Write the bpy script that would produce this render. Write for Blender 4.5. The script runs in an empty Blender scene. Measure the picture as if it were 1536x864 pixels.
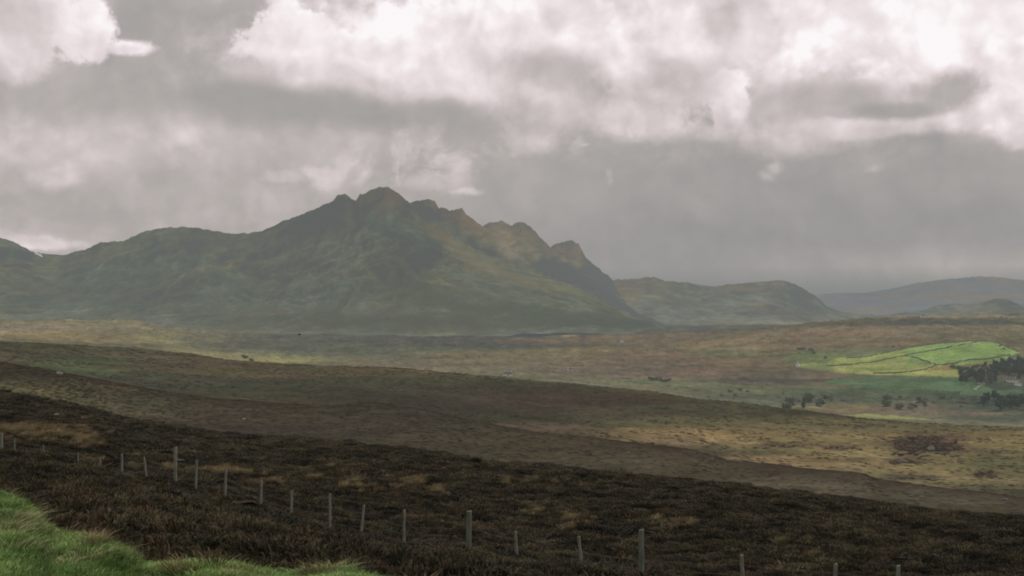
import bpy, math, random
import numpy as np

random.seed(7)
rng = np.random.default_rng(11)
F = 2133.0          # focal length in pixels of the 1536-wide frame
CX, HY = 768.0, 478.0   # principal column, horizon row
SC = bpy.context.scene
COL = SC.collection
SIG = 1.18e-4       # haze extinction per metre
HAZE = (0.225, 0.242, 0.234)
HTOP = 650.0

# ------------------------------------------------------------------ helpers
def lin(c):
    c = c / 255.0
    return c / 12.92 if c <= 0.04045 else ((c + 0.055) / 1.055) ** 2.4

def alb(rgb, Y, E=0.62):
    """base colour of a surface Y metres off that looks like rgb (sRGB) once the haze lies in front of it"""
    T = math.exp(-SIG * Y)
    return tuple(min(0.6, max(0.006, (lin(c) - h * (1 - T)) / T / E)) for c, h in zip(rgb, HAZE))

_perm = rng.permutation(4096)
_ga = rng.random(4096) * 2 * np.pi
_gx, _gy = np.cos(_ga), np.sin(_ga)

def perlin(x, y):
    xi = np.floor(x).astype(np.int64); yi = np.floor(y).astype(np.int64)
    xf = x - xi; yf = y - yi
    u = xf * xf * xf * (xf * (xf * 6 - 15) + 10); v = yf * yf * yf * (yf * (yf * 6 - 15) + 10)
    def g(i, j, dx, dy):
        h = _perm[(_perm[i & 4095] + j) & 4095]
        return _gx[h] * dx + _gy[h] * dy
    a = g(xi, yi, xf, yf); b = g(xi + 1, yi, xf - 1, yf)
    c = g(xi, yi + 1, xf, yf - 1); d = g(xi + 1, yi + 1, xf - 1, yf - 1)
    return (a + u * (b - a)) * (1 - v) + (c + u * (d - c)) * v

def fbm(x, y, octs=5, gain=0.5, lac=2.03):
    s = 0; a = 1.0; t = 0
    for k in range(octs):
        s = s + a * perlin(x + 17.3 * k, y - 9.1 * k); t += a
        x = x * lac; y = y * lac; a *= gain
    return s / t * 1.6

def ridged(x, y, octs=5, gain=0.5):
    s = 0; a = 1.0; t = 0
    for k in range(octs):
        s = s + a * (1 - np.abs(perlin(x + 31.7 * k, y + 11.9 * k)) * 2.2); t += a
        x = x * 2.07; y = y * 2.07; a *= gain
    return s / t

def ip(px, pts):
    p = np.array(pts, float)
    return np.interp(px, p[:, 0], p[:, 1])

def sm(a, b, x):
    t = np.clip((x - a) / (b - a), 0, 1)
    return t * t * (3 - 2 * t)

def link(o, parent=None):
    COL.objects.link(o)
    if parent is not None:
        o.parent = parent
    return o

def tag(o, label=None, cat=None, group=None, kind=None):
    if label: o['label'] = label
    if cat: o['category'] = cat
    if group: o['group'] = group
    if kind: o['kind'] = kind
    return o

def mesh_np(name, V, Q, mat, parent=None, smooth=True, col=None, tris=False):
    me = bpy.data.meshes.new(name)
    n = 3 if tris else 4
    me.vertices.add(len(V)); me.vertices.foreach_set('co', np.asarray(V, np.float32).ravel())
    me.loops.add(len(Q) * n); me.loops.foreach_set('vertex_index', np.asarray(Q, np.int32).ravel())
    me.polygons.add(len(Q)); me.polygons.foreach_set('loop_start', np.arange(0, len(Q) * n, n, dtype=np.int32))
    me.polygons.foreach_set('loop_total', np.full(len(Q), n, np.int32))
    me.polygons.foreach_set('use_smooth', np.full(len(Q), smooth))
    me.update(calc_edges=True); me.validate()
    if col is not None:
        a = me.color_attributes.new('Col', 'FLOAT_COLOR', 'POINT')
        c = np.ones((len(V), 4), np.float32); c[:, :3] = col
        a.data.foreach_set('color', c.ravel())
    me.materials.append(mat)
    return link(bpy.data.objects.new(name, me), parent)

def grid_faces(R, C, wrap=False):
    r = np.arange(R - 1)[:, None]; c = np.arange(C if wrap else C - 1)[None, :]
    c2 = (c + 1) % C
    a = r * C + c; b = r * C + c2; d = (r + 1) * C + c; e = (r + 1) * C + c2
    return np.stack([a, b, e, d], -1).reshape(-1, 4)

class MB:
    def __init__(s): s.v = []; s.f = []
    def add(s, vs, fs):
        o = len(s.v); s.v += [tuple(v) for v in vs]; s.f += [tuple(i + o for i in f) for f in fs]
    def box(s, x0, x1, y0, y1, z0, z1):
        s.add([(x0,y0,z0),(x1,y0,z0),(x1,y1,z0),(x0,y1,z0),(x0,y0,z1),(x1,y0,z1),(x1,y1,z1),(x0,y1,z1)],
              [(0,3,2,1),(4,5,6,7),(0,1,5,4),(1,2,6,5),(2,3,7,6),(3,0,4,7)])
    def tube(s, pts, rad, n=8, cap=True):
        P = [np.array(p, float) for p in pts]
        base = len(s.v)
        for i, p in enumerate(P):
            t = P[min(i + 1, len(P) - 1)] - P[max(i - 1, 0)]; t = t / (np.linalg.norm(t) + 1e-9)
            a = np.array([0, 0, 1.0]) if abs(t[2]) < 0.9 else np.array([1.0, 0, 0])
            u = np.cross(t, a); u /= np.linalg.norm(u); w = np.cross(t, u)
            for k in range(n):
                an = 2 * math.pi * k / n
                s.v.append(tuple(p + rad[i] * (math.cos(an) * u + math.sin(an) * w)))
        for i in range(len(P) - 1):
            for k in range(n):
                a = base + i * n + k; b = base + i * n + (k + 1) % n
                s.f.append((a, a + n, b + n, b))
        if cap:
            s.f.append(tuple(base + k for k in range(n)))
            s.f.append(tuple(base + (len(P) - 1) * n + n - 1 - k for k in range(n)))
    def build(s, name, mat, parent=None, smooth=False):
        me = bpy.data.meshes.new(name); me.from_pydata(s.v, [], s.f); me.materials.append(mat); me.update()
        if smooth: me.polygons.foreach_set('use_smooth', [True] * len(me.polygons))
        return link(bpy.data.objects.new(name, me), parent)

def empty(name, loc, rz=0):
    o = bpy.data.objects.new(name, None); o.location = loc; o.rotation_euler = (0, 0, rz); o.empty_display_size = 0.5
    return link(o)

def copy_tree(o, parent=None):
    c = o.copy(); COL.objects.link(c)
    if parent is not None: c.parent = parent
    for ch in list(o.children): copy_tree(ch, c)
    return c

# ------------------------------------------------------------------ materials
class NT:
    def __init__(s, tree): s.t = tree; s.l = tree.links
    def n(s, ty, **kw):
        nd = s.t.nodes.new(ty)
        for k, v in kw.items():
            if k.startswith('i_'):
                nd.inputs[k[2:].replace('_', ' ')].default_value = v
            else: setattr(nd, k, v)
        return nd
    def put(s, sock, v):
        if hasattr(v, 'is_output') or isinstance(v, bpy.types.NodeSocket): s.l.new(v, sock)
        else: sock.default_value = v
    def math(s, op, a, b=None, c=None, clamp=False):
        nd = s.n('ShaderNodeMath', operation=op, use_clamp=clamp); s.put(nd.inputs[0], a)
        if b is not None: s.put(nd.inputs[1], b)
        if c is not None: s.put(nd.inputs[2], c)
        return nd.outputs[0]
    def vm(s, op, a, b=None, c=None):
        nd = s.n('ShaderNodeVectorMath', operation=op); s.put(nd.inputs[0], a)
        if b is not None:
            s.put(nd.inputs['Scale'] if op == 'SCALE' else nd.inputs[1], b)
        if c is not None: s.put(nd.inputs[2], c)
        return nd.outputs['Value' if op in ('LENGTH', 'DOT_PRODUCT') else 'Vector']
    def noise(s, vec, scale, detail=5, rough=0.55, dist=0.0):
        nd = s.n('ShaderNodeTexNoise'); s.l.new(vec, nd.inputs['Vector'])
        nd.inputs['Scale'].default_value = scale; nd.inputs['Detail'].default_value = detail
        nd.inputs['Roughness'].default_value = rough; nd.inputs['Distortion'].default_value = dist
        return nd
    def mr(s, v, a, b, c, d, kind='LINEAR'):
        nd = s.n('ShaderNodeMapRange', interpolation_type=kind); s.put(nd.inputs[0], v)
        for i, x in enumerate((a, b, c, d)): nd.inputs[i + 1].default_value = x
        return nd.outputs[0]
    def mix(s, f, a, b, mode='MIX'):
        nd = s.n('ShaderNodeMix', data_type='RGBA', blend_type=mode)
        s.put(nd.inputs[0], f); s.put(nd.inputs[6], a); s.put(nd.inputs[7], b)
        return nd.outputs[2]
    def ramp(s, v, stops):
        nd = s.n('ShaderNodeValToRGB'); s.l.new(v, nd.inputs[0]); e = nd.color_ramp.elements
        while len(e) < len(stops): e.new(0.5)
        for el, (p, c) in zip(e, stops): el.position = p; el.color = (*c, 1)
        return nd.outputs[0]

def material(name, rough=0.9, spec=0.15):
    m = bpy.data.materials.new(name); m.use_nodes = True; t = NT(m.node_tree)
    b = m.node_tree.nodes['Principled BSDF']; b.inputs['Roughness'].default_value = rough
    b.inputs['Specular IOR Level'].default_value = spec
    return m, t, b

def land_material(name, bump=1.0, fine=0.35, tn=1.0):
    m, t, b = material(name, 0.95, 0.05)
    at = t.n('ShaderNodeAttribute', attribute_name='Col').outputs['Color']
    P = t.n('ShaderNodeNewGeometry').outputs['Position']
    n1 = t.noise(P, 0.012, 10, 0.62).outputs['Fac']
    n2 = t.noise(P, 0.22, 6, 0.62).outputs['Fac']
    n3 = t.noise(P, 0.006, 8, 0.6).outputs['Color']
    v1 = t.mr(n1, 0.3, 0.7, 1 - fine, 1 + fine)
    v2 = t.mr(n2, 0.3, 0.7, 1 - fine, 1 + fine)
    c = t.vm('SCALE', at, v1); c = t.vm('SCALE', c, v2)
    tint = t.vm('MULTIPLY_ADD', n3, (0.5 * tn, 0.35 * tn, 0.35 * tn), (1 - .25 * tn, 1 - .175 * tn, 1 - .175 * tn))
    c = t.vm('MULTIPLY', c, tint)
    t.l.new(c, b.inputs['Base Color'])
    bp = t.n('ShaderNodeBump'); bp.inputs['Strength'].default_value = 0.7; bp.inputs['Distance'].default_value = bump
    t.l.new(n2, bp.inputs['Height']); t.l.new(bp.outputs[0], b.inputs['Normal'])
    return m

def noisy(name, c1, c2, scale, rough=0.9, spec=0.2, objrand=0.0, bump=0.0, detail=5):
    m, t, b = material(name, rough, spec)
    P = t.n('ShaderNodeNewGeometry').outputs['Position']
    f = t.mr(t.noise(P, scale, detail, 0.6).outputs['Fac'], 0.35, 0.65, 0, 1)
    c = t.mix(f, (*c1, 1), (*c2, 1))
    if objrand:
        r = t.n('ShaderNodeObjectInfo').outputs['Random']
        c = t.vm('SCALE', c, t.mr(r, 0, 1, 1 - objrand, 1 + objrand))
    t.l.new(c, b.inputs['Base Color'])
    if bump:
        bp = t.n('ShaderNodeBump'); bp.inputs['Strength'].default_value = 0.8; bp.inputs['Distance'].default_value = bump
        t.l.new(f, bp.inputs['Height']); t.l.new(bp.outputs[0], b.inputs['Normal'])
    return m

def plant_material(name, stops, scale, rand=0.3, trans=True, red=None):
    """world-position patches of colour, per-plant variation, darker towards the foot of each plant"""
    m, t, b = material(name, 0.85, 0.15)
    P = t.n('ShaderNodeNewGeometry').outputs['Position']
    r = t.n('ShaderNodeObjectInfo').outputs['Random']
    f = t.noise(P, scale, 8, 0.72).outputs['Fac']
    f = t.math('ADD', f, t.mr(r, 0, 1, -0.11, 0.11))
    c = t.ramp(f, stops)
    r2 = t.math('FRACT', t.math('MULTIPLY', r, 37.7))
    c = t.vm('SCALE', c, t.mr(r2, 0, 1, 1 - rand, 1 + rand))
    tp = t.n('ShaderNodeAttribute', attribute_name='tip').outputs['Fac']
    c = t.vm('SCALE', c, t.mr(tp, 0, 1, 0.40, 1.35))  # foot of the plant darker, tips lighter
    t.l.new(c, b.inputs['Base Color'])
    return m

# ------------------------------------------------------------------ render, camera, light
SC.render.engine = 'CYCLES'
SC.view_settings.view_transform = 'Standard'; SC.view_settings.look = 'None'; SC.view_settings.exposure = 0
SC.cycles.max_bounces = 3; SC.cycles.diffuse_bounces = 1; SC.cycles.filter_width = 1.9; SC.cycles.transparent_max_bounces = 6
SC.cycles.volume_bounces = 0
SC.cycles.use_denoising = True
cam = bpy.data.cameras.new('camera'); co = link(bpy.data.objects.new('camera', cam))
cam.sensor_width = 36; cam.lens = 36 * F / 1536; cam.clip_start = 0.1; cam.clip_end = 120000
co.location = (0, 0, 0); co.rotation_euler = (math.radians(90), 0, 0)
cam.shift_y = (HY - 432.0) / 1536.0
SC.camera = co

SUN_EL, SUN_AZ = math.radians(42), math.radians(62)   # az clockwise from +Y
sun = bpy.data.lights.new('sun', 'SUN'); sun.energy = 1.5; sun.angle = math.radians(12); sun.color = (1, 0.94, 0.85)
so = link(bpy.data.objects.new('sun', sun)); so.rotation_euler = (math.pi / 2 - SUN_EL, 0, -SUN_AZ + math.pi)
d_ = (math.sin(SUN_AZ) * math.cos(SUN_EL), math.cos(SUN_AZ) * math.cos(SUN_EL), math.sin(SUN_EL))
from mathutils import Vector
so.rotation_euler = Vector(d_).to_track_quat('Z', 'Y').to_euler()

# ------------------------------------------------------------------ world: Nishita sky behind broken cloud
W = bpy.data.worlds.new('World'); SC.world = W; W.use_nodes = True
W.cycles.sampling_method = 'MANUAL'; W.cycles.sample_map_resolution = 512
t = NT(W.node_tree); bg = W.node_tree.nodes['Background']
D = t.n('ShaderNodeTexCoord').outputs['Generated']
sx = t.n('ShaderNodeSeparateXYZ'); t.l.new(D, sx.inputs[0])
az = t.math('ARCTAN2', sx.outputs[0], sx.outputs[1])
hl = t.math('SQRT', t.math('ADD', t.math('MULTIPLY', sx.outputs[0], sx.outputs[0]), t.math('MULTIPLY', sx.outputs[1], sx.outputs[1])))
el = t.math('ARCTAN2', sx.outputs[2], hl)
PX = 1000.0     # sky coordinates: one unit is 1000 photo pixels
cb = t.n('ShaderNodeCombineXYZ')
t.l.new(t.math('MULTIPLY', az, F / PX), cb.inputs[0]); t.l.new(t.math('MULTIPLY', el, F / PX), cb.inputs[1])
Q = cb.outputs[0]
def cc(x, y): return ((x - CX) / PX, (HY - y) / PX, 0)
Qs = t.vm('MULTIPLY', Q, (1.0, 1.5, 1.0))
w1 = t.noise(Q, 5.0, 6, 0.52).outputs['Color']
w2 = t.noise(Q, 19, 5, 0.60).outputs['Color']
def warp(q, w, a): return t.vm('ADD', q, t.vm('SCALE', t.vm('SUBTRACT', w, (0.5, 0.5, 0.5)), a))
flat = lambda q: t.vm('MULTIPLY', q, (1, 1, 0))
QA = flat(warp(Q, w1, 0.07)); QB = flat(warp(Q, w1, 0.035)); QC = flat(warp(Q, w2, 0.03))
n_edge = t.noise(Q, 13, 7, 0.62).outputs['Fac']; n_edge2 = t.noise(Q, 42, 5, 0.65).outputs['Fac']
edge = t.math('ADD', t.math('SUBTRACT', n_edge, 0.5), t.math('MULTIPLY', t.math('SUBTRACT', n_edge2, 0.5), 0.45))
QW = flat(warp(Q, w1, 0.05))
na_ = t.noise(QW, 8.5, 3, 0.5).outputs['Fac']; nb_ = t.noise(t.vm('ADD', QW, (0.013, 0.016, 0)), 8.5, 3, 0.5).outputs['Fac']
nc_ = t.noise(QW, 24, 3, 0.5).outputs['Fac']
bil = t.math('ADD', t.math('MULTIPLY', t.math('ABSOLUTE', t.math('SUBTRACT', na_, 0.5)), 2.6), t.math('MULTIPLY', t.math('ABSOLUTE', t.math('SUBTRACT', nc_, 0.5)), 1.3))
relief_c = t.math('SUBTRACT', na_, nb_)       # lit from above right
n_big = t.noise(Qs, 2.6, 7, 0.55).outputs['Fac']
n_mid = t.noise(warp(Qs, w1, 0.25), 9, 7, 0.58).outputs['Fac']
V = t.mr(el, 0.0, 1.2, 0.68, 0.86)
V = t.math('ADD', V, t.mr(n_big, 0.25, 0.75, -0.06, 0.06))
far_mask = t.mr(t.math('ABSOLUTE', az), 0.40, 0.55, 0, 1)
far_m2 = t.math('MAXIMUM', far_mask, t.mr(el, 0.24, 0.34, 0, 1))
V = t.math('ADD', V, t.math('MULTIPLY', far_m2, t.mr(n_big, 0.42, 0.6, -0.02, 0.14)))
def blob(V, x, y, rx, ry, val, op=1.0, soft=0.5, q=None, ang=0.0, bill=0.0, erag=0.0, lit=0.0):
    q = q or QA
    k = t.vm('SUBTRACT', q, cc(x, y))
    if ang:
        vr = t.n('ShaderNodeVectorRotate', rotation_type='Z_AXIS'); t.l.new(k, vr.inputs['Vector']); vr.inputs['Angle'].default_value = math.radians(ang); k = vr.outputs[0]
    k = t.vm('MULTIPLY', k, (PX / rx, PX / ry, 1))
    d = t.vm('LENGTH', k)
    if bill: d = t.math('MULTIPLY_ADD', bil, -bill, t.math('ADD', d, 0.38 * bill)); d = t.math('MULTIPLY_ADD', edge, erag, d)
    m = t.mr(d, 1 + soft, max(0.0, 1 - soft), 0, op, 'SMOOTHSTEP')
    nd = t.n('ShaderNodeMix', data_type='FLOAT'); t.l.new(m, nd.inputs[0]); t.l.new(V, nd.inputs[2]); nd.inputs[3].default_value = val
    if lit:
        t.l.new(t.math('MULTIPLY_ADD', t.vm('DOT_PRODUCT', k, (0.35, 0.94, 0)), lit, val), nd.inputs[3])
    return nd.outputs[0]
SKY = [
 (1330,-20,430,185,.965,1,.45,'A'), (1010,-40,330,110,.92,.9,.6,'A'), (1500,110,150,130,.965,.95,.5,'A'), (1536,200,80,60,.95,.9,.6,'A'),
 (640,-30,420,60,.84,.85,.7,'A'), (290,40,120,110,.665,1,.35,'A'), (380,-10,70,30,.73,.8,.6,'A'),
 (240,150,230,46,.70,.85,.6,'A'), (80,228,260,36,.815,.9,.7,'A'), (430,215,240,32,.755,.8,.7,'A'),
 (60,310,260,45,.70,.8,.7,'A'),
 (1150,300,430,110,.635,1,.5,'A'), (780,250,130,60,.67,.7,.7,'A'), (1150,370,420,45,.60,.85,.8,'A'), (1300,265,240,50,.635,.9,.5,'A'),
 (1400,345,240,40,.605,.8,.8,'A'), (1400,405,300,26,.675,.95,.8,'A'), (1000,400,250,40,.60,.7,.8,'A'),
 # big white cumulus in the middle
 (620,90,260,84,.90,1,.4,'A'), (440,72,84,50,.95,1,.10,'B'), (520,95,120,56,.955,1,.16,'B'), (640,80,170,78,.965,1,.30,'B'), (760,60,120,80,.955,1,.45,'B'),
 (430,40,34,40,.975,.9,.3,'B'), (860,30,100,50,.94,1,.5,'A'),
 (400,120,60,24,.80,.7,.7,'B'), (560,140,120,22,.86,.7,.8,'A'),
 (560,178,240,26,.65,1,.7,'A'), (400,158,120,24,.655,.9,.7,'A'), (850,160,110,34,.82,.8,.6,'A'),
 # top-left cumulus
 (50,40,120,86,.90,1,.16,'B'), (140,60,48,56,.945,1,.16,'B'), (205,88,36,13,.94,.95,.35,'B'), (55,118,56,28,.84,.9,.4,'B'),
 (20,40,60,30,.80,.7,.8,'A'), (120,15,50,24,.965,.7,.7,'B'),
 # centre-right
 (1000,105,110,86,.88,1,.22,'B'), (905,70,60,50,.93,.9,.5,'B'), (820,108,70,26,.745,1,.7,'A'), (1094,155,36,50,.935,1,.14,'B'),
 (1015,125,60,40,.76,1,.6,'A'), (970,75,46,22,.92,.8,.4,'B'), (1040,70,34,26,.90,.8,.4,'B'), (1082,40,34,34,.79,.9,.5,'B'), (830,35,22,20,.82,.8,.6,'B'),
 (930,185,70,22,.82,.7,.6,'B'), (1050,205,60,14,.81,.7,.6,'B'),
 (1220,185,120,42,.76,1,.5,'A'), (1270,162,120,22,.73,.9,.6,'B'), (1405,158,48,28,.69,1,.5,'B'), (1335,180,60,12,.65,.9,.5,'B'),
 (1290,205,130,13,.85,.9,.5,'B'), (1170,215,70,22,.78,.8,.7,'B'),
 (1430,200,60,16,.86,.9,.5,'B'), (1510,215,50,24,.95,.95,.4,'B'),
 # wisps low over the mountain
 (688,260,15,30,.78,.8,.7,'C'), (700,286,20,6,.82,.9,.6,'C'), (650,276,44,12,.78,.8,.6,'B'), (478,260,22,7,.80,.9,.6,'C'), (492,273,16,12,.80,.8,.5,'C'),
 (425,268,30,8,.78,.8,.5,'C'), (790,215,44,20,.81,.8,.6,'B'),
 (102,276,34,20,.80,.9,.5,'B'), (85,372,62,11,.84,1,.4,'C'), (60,364,80,8,.78,.6,.8,'C'),
 (1146,268,12,8,.76,.9,.8,'C'), (1158,256,10,8,.74,.9,.6,'C'), (1299,259,10,6,.71,.8,.8,'C'), (912,263,6,9,.71,.8,.6,'C'), (878,216,8,4,.77,.8,.6,'C'), (1230,232,20,8,.74,.6,.6,'C'),
]
n_fine = t.noise(warp(Q, w1, 0.2), 16, 6, 0.6).outputs['Fac']
n_fleck = t.mr(n_fine, 0.44, 0.70, 0, 1, 'SMOOTHSTEP')
for x, y, rx, ry, val, op, soft, q in SKY:
    V = blob(V, x, y, rx, ry, val, op, soft, {'A': QA, 'B': QB, 'C': QC}[q], bill={'A': .15, 'B': .40, 'C': .3}[q], erag={'A': .7, 'B': 1.25, 'C': 1.6}[q], lit=.06 if q == 'B' and val > .8 else 0)
for x, y, rx, ry, val, op in [(620,245,110,50,.83,.9), (800,210,90,30,.82,.8), (450,270,80,14,.80,.8), (1010,190,130,26,.85,.8), (1180,215,90,30,.80,.7), (960,230,110,26,.74,.5), (300,230,240,30,.78,.5), (1250,240,160,26,.72,.4)]:
    k = t.vm('MULTIPLY', t.vm('SUBTRACT', QB, cc(x, y)), (PX / rx, PX / ry, 1))
    m = t.math('MULTIPLY', t.mr(t.vm('LENGTH', k), 1.4, 0.5, 0, op, 'SMOOTHSTEP'), n_fleck)
    nd = t.n('ShaderNodeMix', data_type='FLOAT'); t.l.new(m, nd.inputs[0]); t.l.new(V, nd.inputs[2]); nd.inputs[3].default_value = val; V = nd.outputs[0]
V = t.math('ADD', V, t.math('MULTIPLY', t.mr(n_mid, 0.3, 0.7, -0.03, 0.03), t.mr(V, 0.6, 0.75, 0.3, 1.0)))
V = t.math('ADD', V, t.math('MULTIPLY', relief_c, t.mr(V, 0.62, 0.88, 0.08, 0.45)))
V = t.math('ADD', V, t.math('MULTIPLY', t.math('SUBTRACT', bil, 0.36), t.mr(V, 0.64, 0.85, 0.02, 0.12)))
V = t.math('MINIMUM', t.math('MAXIMUM', V, 0.52), 0.985)
Lm = t.math('POWER', V, 2.25)
tone = t.ramp(V, [(0.58, (1.0, 0.985, 0.975)), (0.68, (1.02, 0.94, 0.905)), (0.82, (1.04, 0.93, 0.93)), (0.93, (1.03, 0.935, 0.955)), (1.0, (1.01, 0.975, 0.98))])
Lc = t.vm('SCALE', tone, Lm)
# the low haze lies in front of the clouds too: the clouds behind it are as bright as it takes
sel = t.math('MAXIMUM', t.math('SINE', el), 0.026)
T = t.math('EXPONENT', t.math('DIVIDE', -SIG * HTOP, sel)); T = t.math('MAXIMUM', T, 0.12)
k = t.vm('SCALE', HAZE, t.math('SUBTRACT', 1.0, T))
Wc = t.vm('SCALE', t.vm('SUBTRACT', Lc, k), t.math('DIVIDE', 1.0, T))
Wc = t.vm('MAXIMUM', Wc, (0.12, 0.12, 0.12))
sky = t.n('ShaderNodeTexSky', sky_type='NISHITA', sun_disc=False, sun_elevation=SUN_EL, sun_rotation=SUN_AZ)
b2 = t.n('ShaderNodeBackground'); t.l.new(sky.outputs[0], b2.inputs[0]); b2.inputs[1].default_value = 0.10
t.l.new(Wc, bg.inputs[0]); bg.inputs[1].default_value = 1.0
mx = t.n('ShaderNodeMixShader'); mx.inputs[0].default_value = 0.985
t.l.new(b2.outputs[0], mx.inputs[1]); t.l.new(bg.outputs[0], mx.inputs[2])
t.l.new(mx.outputs[0], W.node_tree.nodes['World Output'].inputs['Surface'])

# ------------------------------------------------------------------ haze: one even body of mist filling the low air
hm = bpy.data.materials.new('haze_air'); hm.use_nodes = True
hn = hm.node_tree; hn.nodes.clear(); ht = NT(hn)
ab = ht.n('ShaderNodeVolumeAbsorption'); ab.inputs['Color'].default_value = (0, 0, 0, 1); ab.inputs['Density'].default_value = SIG
em = ht.n('ShaderNodeEmission'); em.inputs['Color'].default_value = (*HAZE, 1); em.inputs['Strength'].default_value = SIG
ad = ht.n('ShaderNodeAddShader'); out = ht.n('ShaderNodeOutputMaterial')
ht.l.new(ab.outputs[0], ad.inputs[0]); ht.l.new(em.outputs[0], ad.inputs[1]); ht.l.new(ad.outputs[0], out.inputs['Volume'])
h = MB(); h.box(-30000, 30000, -30000, 34000, -600, HTOP)
hz = h.build('haze', hm); tag(hz, kind='structure')

# ------------------------------------------------------------------ ground: one sheet, from under the feet to the horizon
Z = lambda z, Y: HY - z / Y * F     # height z at depth Y -> photo row
A = [-400, 0, 384, 768, 1152, 1536, 1936]
verge = [(-400,715),(-100,722),(0,738),(18,744),(36,758),(52,776),(72,790),(100,800),(140,814),(170,830),(200,851),(240,850),(280,845),(330,847),(380,852),(430,861),(480,857),(510,851),(540,855),(590,871),(768,905),(1152,965),(1536,1000),(1936,1020)]
vergeY = [(-400,15),(0,14.5),(100,13),(205,12.2),(330,12),(520,12),(590,11.5),(768,11),(1152,10),(1536,9.5),(1936,9)]
c1 = [(-400,560),(-200,570),(0,586),(100,604),(160,622),(200,630),(300,648),(400,655),(440,655),(530,664),(620,672),(740,694),(830,700),(900,709),(1000,716),(1100,727),(1200,739),(1300,752),(1400,766),(1536,776),(1936,800)]
c1Y = [(-400,170),(0,160),(384,140),(768,115),(1152,100),(1536,90),(1936,85)]
c2 = [(-400,520),(0,543),(80,555),(180,575),(250,586),(320,597),(400,604),(500,608),(560,603),(620,611),(720,633),(800,647),(900,659),(1000,670),(1040,674),(1090,690),(1200,702),(1290,710),(1320,720),(1440,734),(1500,742),(1536,746),(1936,770)]
c2Y = [(-400,310),(0,300),(384,270),(768,230),(1152,190),(1536,165),(1936,150)]
c3 = [(-400,500),(0,513),(100,517),(200,522),(280,530),(340,540),(420,546),(500,549),(610,553),(700,561),(780,568),(880,578),(940,583),(1000,591),(1060,600),(1150,608),(1250,622),(1350,632),(1450,638),(1536,641),(1936,650)]
c3Y = [(-400,950),(0,900),(384,850),(768,800),(1152,760),(1536,640),(1936,600)]
def row(*v): return list(zip(A, v))
fenceY = [(-400,86),(0,70),(183,62),(1346,36),(1936,28)]
fenceP = [(-400,640),(0,674),(117,690),(183,713),(263,730),(338,744),(437,779),(543,800),(606,816),(703,826),(774,842),(872,852),(962,870),(1115,885),(1252,902),(1346,915),(1936,980)]
def controls(px):
    K = []
    def add(Y, p): K.append((Y + 0 * px, p + 0 * px))
    add(2.0, Z(-1.6, 2.0)); add(5.0, Z(-1.63, 5.0))
    vY = ip(px, vergeY); vp = ip(px, verge)
    add(vY * .84, Z((HY - vp) / F * vY * 0.96 , vY * .84))
    add(vY, vp)
    add(vY + 2.2, Z((HY - vp) / F * vY - 0.85, vY + 2.2))
    add(24.0, Z(ip(px, row(-3.1,-3.5,-4.1,-4.6,-5.2,-5.8,-6.2)), 24.0))
    add(ip(px, fenceY), ip(px, fenceP) + 0.30 / ip(px, fenceY) * F)
    y1 = ip(px, c1Y); p1 = ip(px, c1) + 0.30 / y1 * F
    add(y1, p1); add(y1 * 1.10, p1 + 5); add(y1 * 1.28, p1 + 1)
    y2 = ip(px, c2Y); p2 = ip(px, c2)
    mid = ip(px, c1) * .45 + p2 * .55
    add(y1 * 1.28 * .45 + y2 * .55, mid * 1.0)
    add(y2, p2); add(y2 * 1.14, p2 + 8); add(y2 * 1.55, p2 + 3)
    y3 = ip(px, c3Y); p3 = ip(px, c3)
    add(y2 * 1.6 * .5 + y3 * .5, p2 * .42 + p3 * .58)
    add(y3, p3); add(y3 * 1.12, p3 + 6); add(y3 * 1.45, p3 + 2.0)
    add(1750, ip(px, row(500,507,538,556,586,592,600)))
    add(2400, ip(px, [(-400,488),(0,500),(384,529),(768,541),(1000,548),(1152,548),(1300,527),(1480,511),(1536,513),(1936,520)]))
    add(3300, ip(px, [(-400,470),(0,486),(200,481),(384,517),(768,524),(1000,515),(1152,492),(1240,484),(1330,475),(1450,473),(1536,472),(1936,468)]))
    add(4100, ip(px, [(-400,476),(0,481),(200,484),(384,505),(768,509),(1000,502),(1152,493),(1300,487),(1536,484),(1936,480)]))
    add(5000, ip(px, row(480,482,499,500,489,486,484)))
    add(8000, 487.0); add(14000, 484.0); add(60000, 479.2)
    return np.array([k[0] for k in K]), np.array([k[1] for k in K])

def pchip_grid(YK, PK, Yr):
    X = np.log(YK); K, C = X.shape
    h = np.diff(X, axis=0); d = np.diff(PK, axis=0) / h
    m = np.zeros_like(PK)
    same = d[:-1] * d[1:] > 0
    w1 = 2 * h[1:] + h[:-1]; w2 = h[1:] + 2 * h[:-1]
    with np.errstate(divide='ignore', invalid='ignore'):
        hm_ = (w1 + w2) / (w1 / d[:-1] + w2 / d[1:])
    m[1:-1] = np.where(same, hm_, 0); m[0] = d[0]; m[-1] = d[-1]
    out = np.zeros((len(Yr), C)); ci = np.arange(C)
    for i, y in enumerate(np.log(Yr)):
        k = np.clip((X <= y).sum(0) - 1, 0, K - 2)
        s = (y - X[k, ci]) / h[k, ci]; hh = h[k, ci]
        out[i] = ((2*s**3-3*s**2+1) * PK[k, ci] + (s**3-2*s**2+s) * hh * m[k, ci] + (-2*s**3+3*s**2) * PK[k+1, ci] + (s**3-s**2) * hh * m[k+1, ci])
    return out

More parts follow.
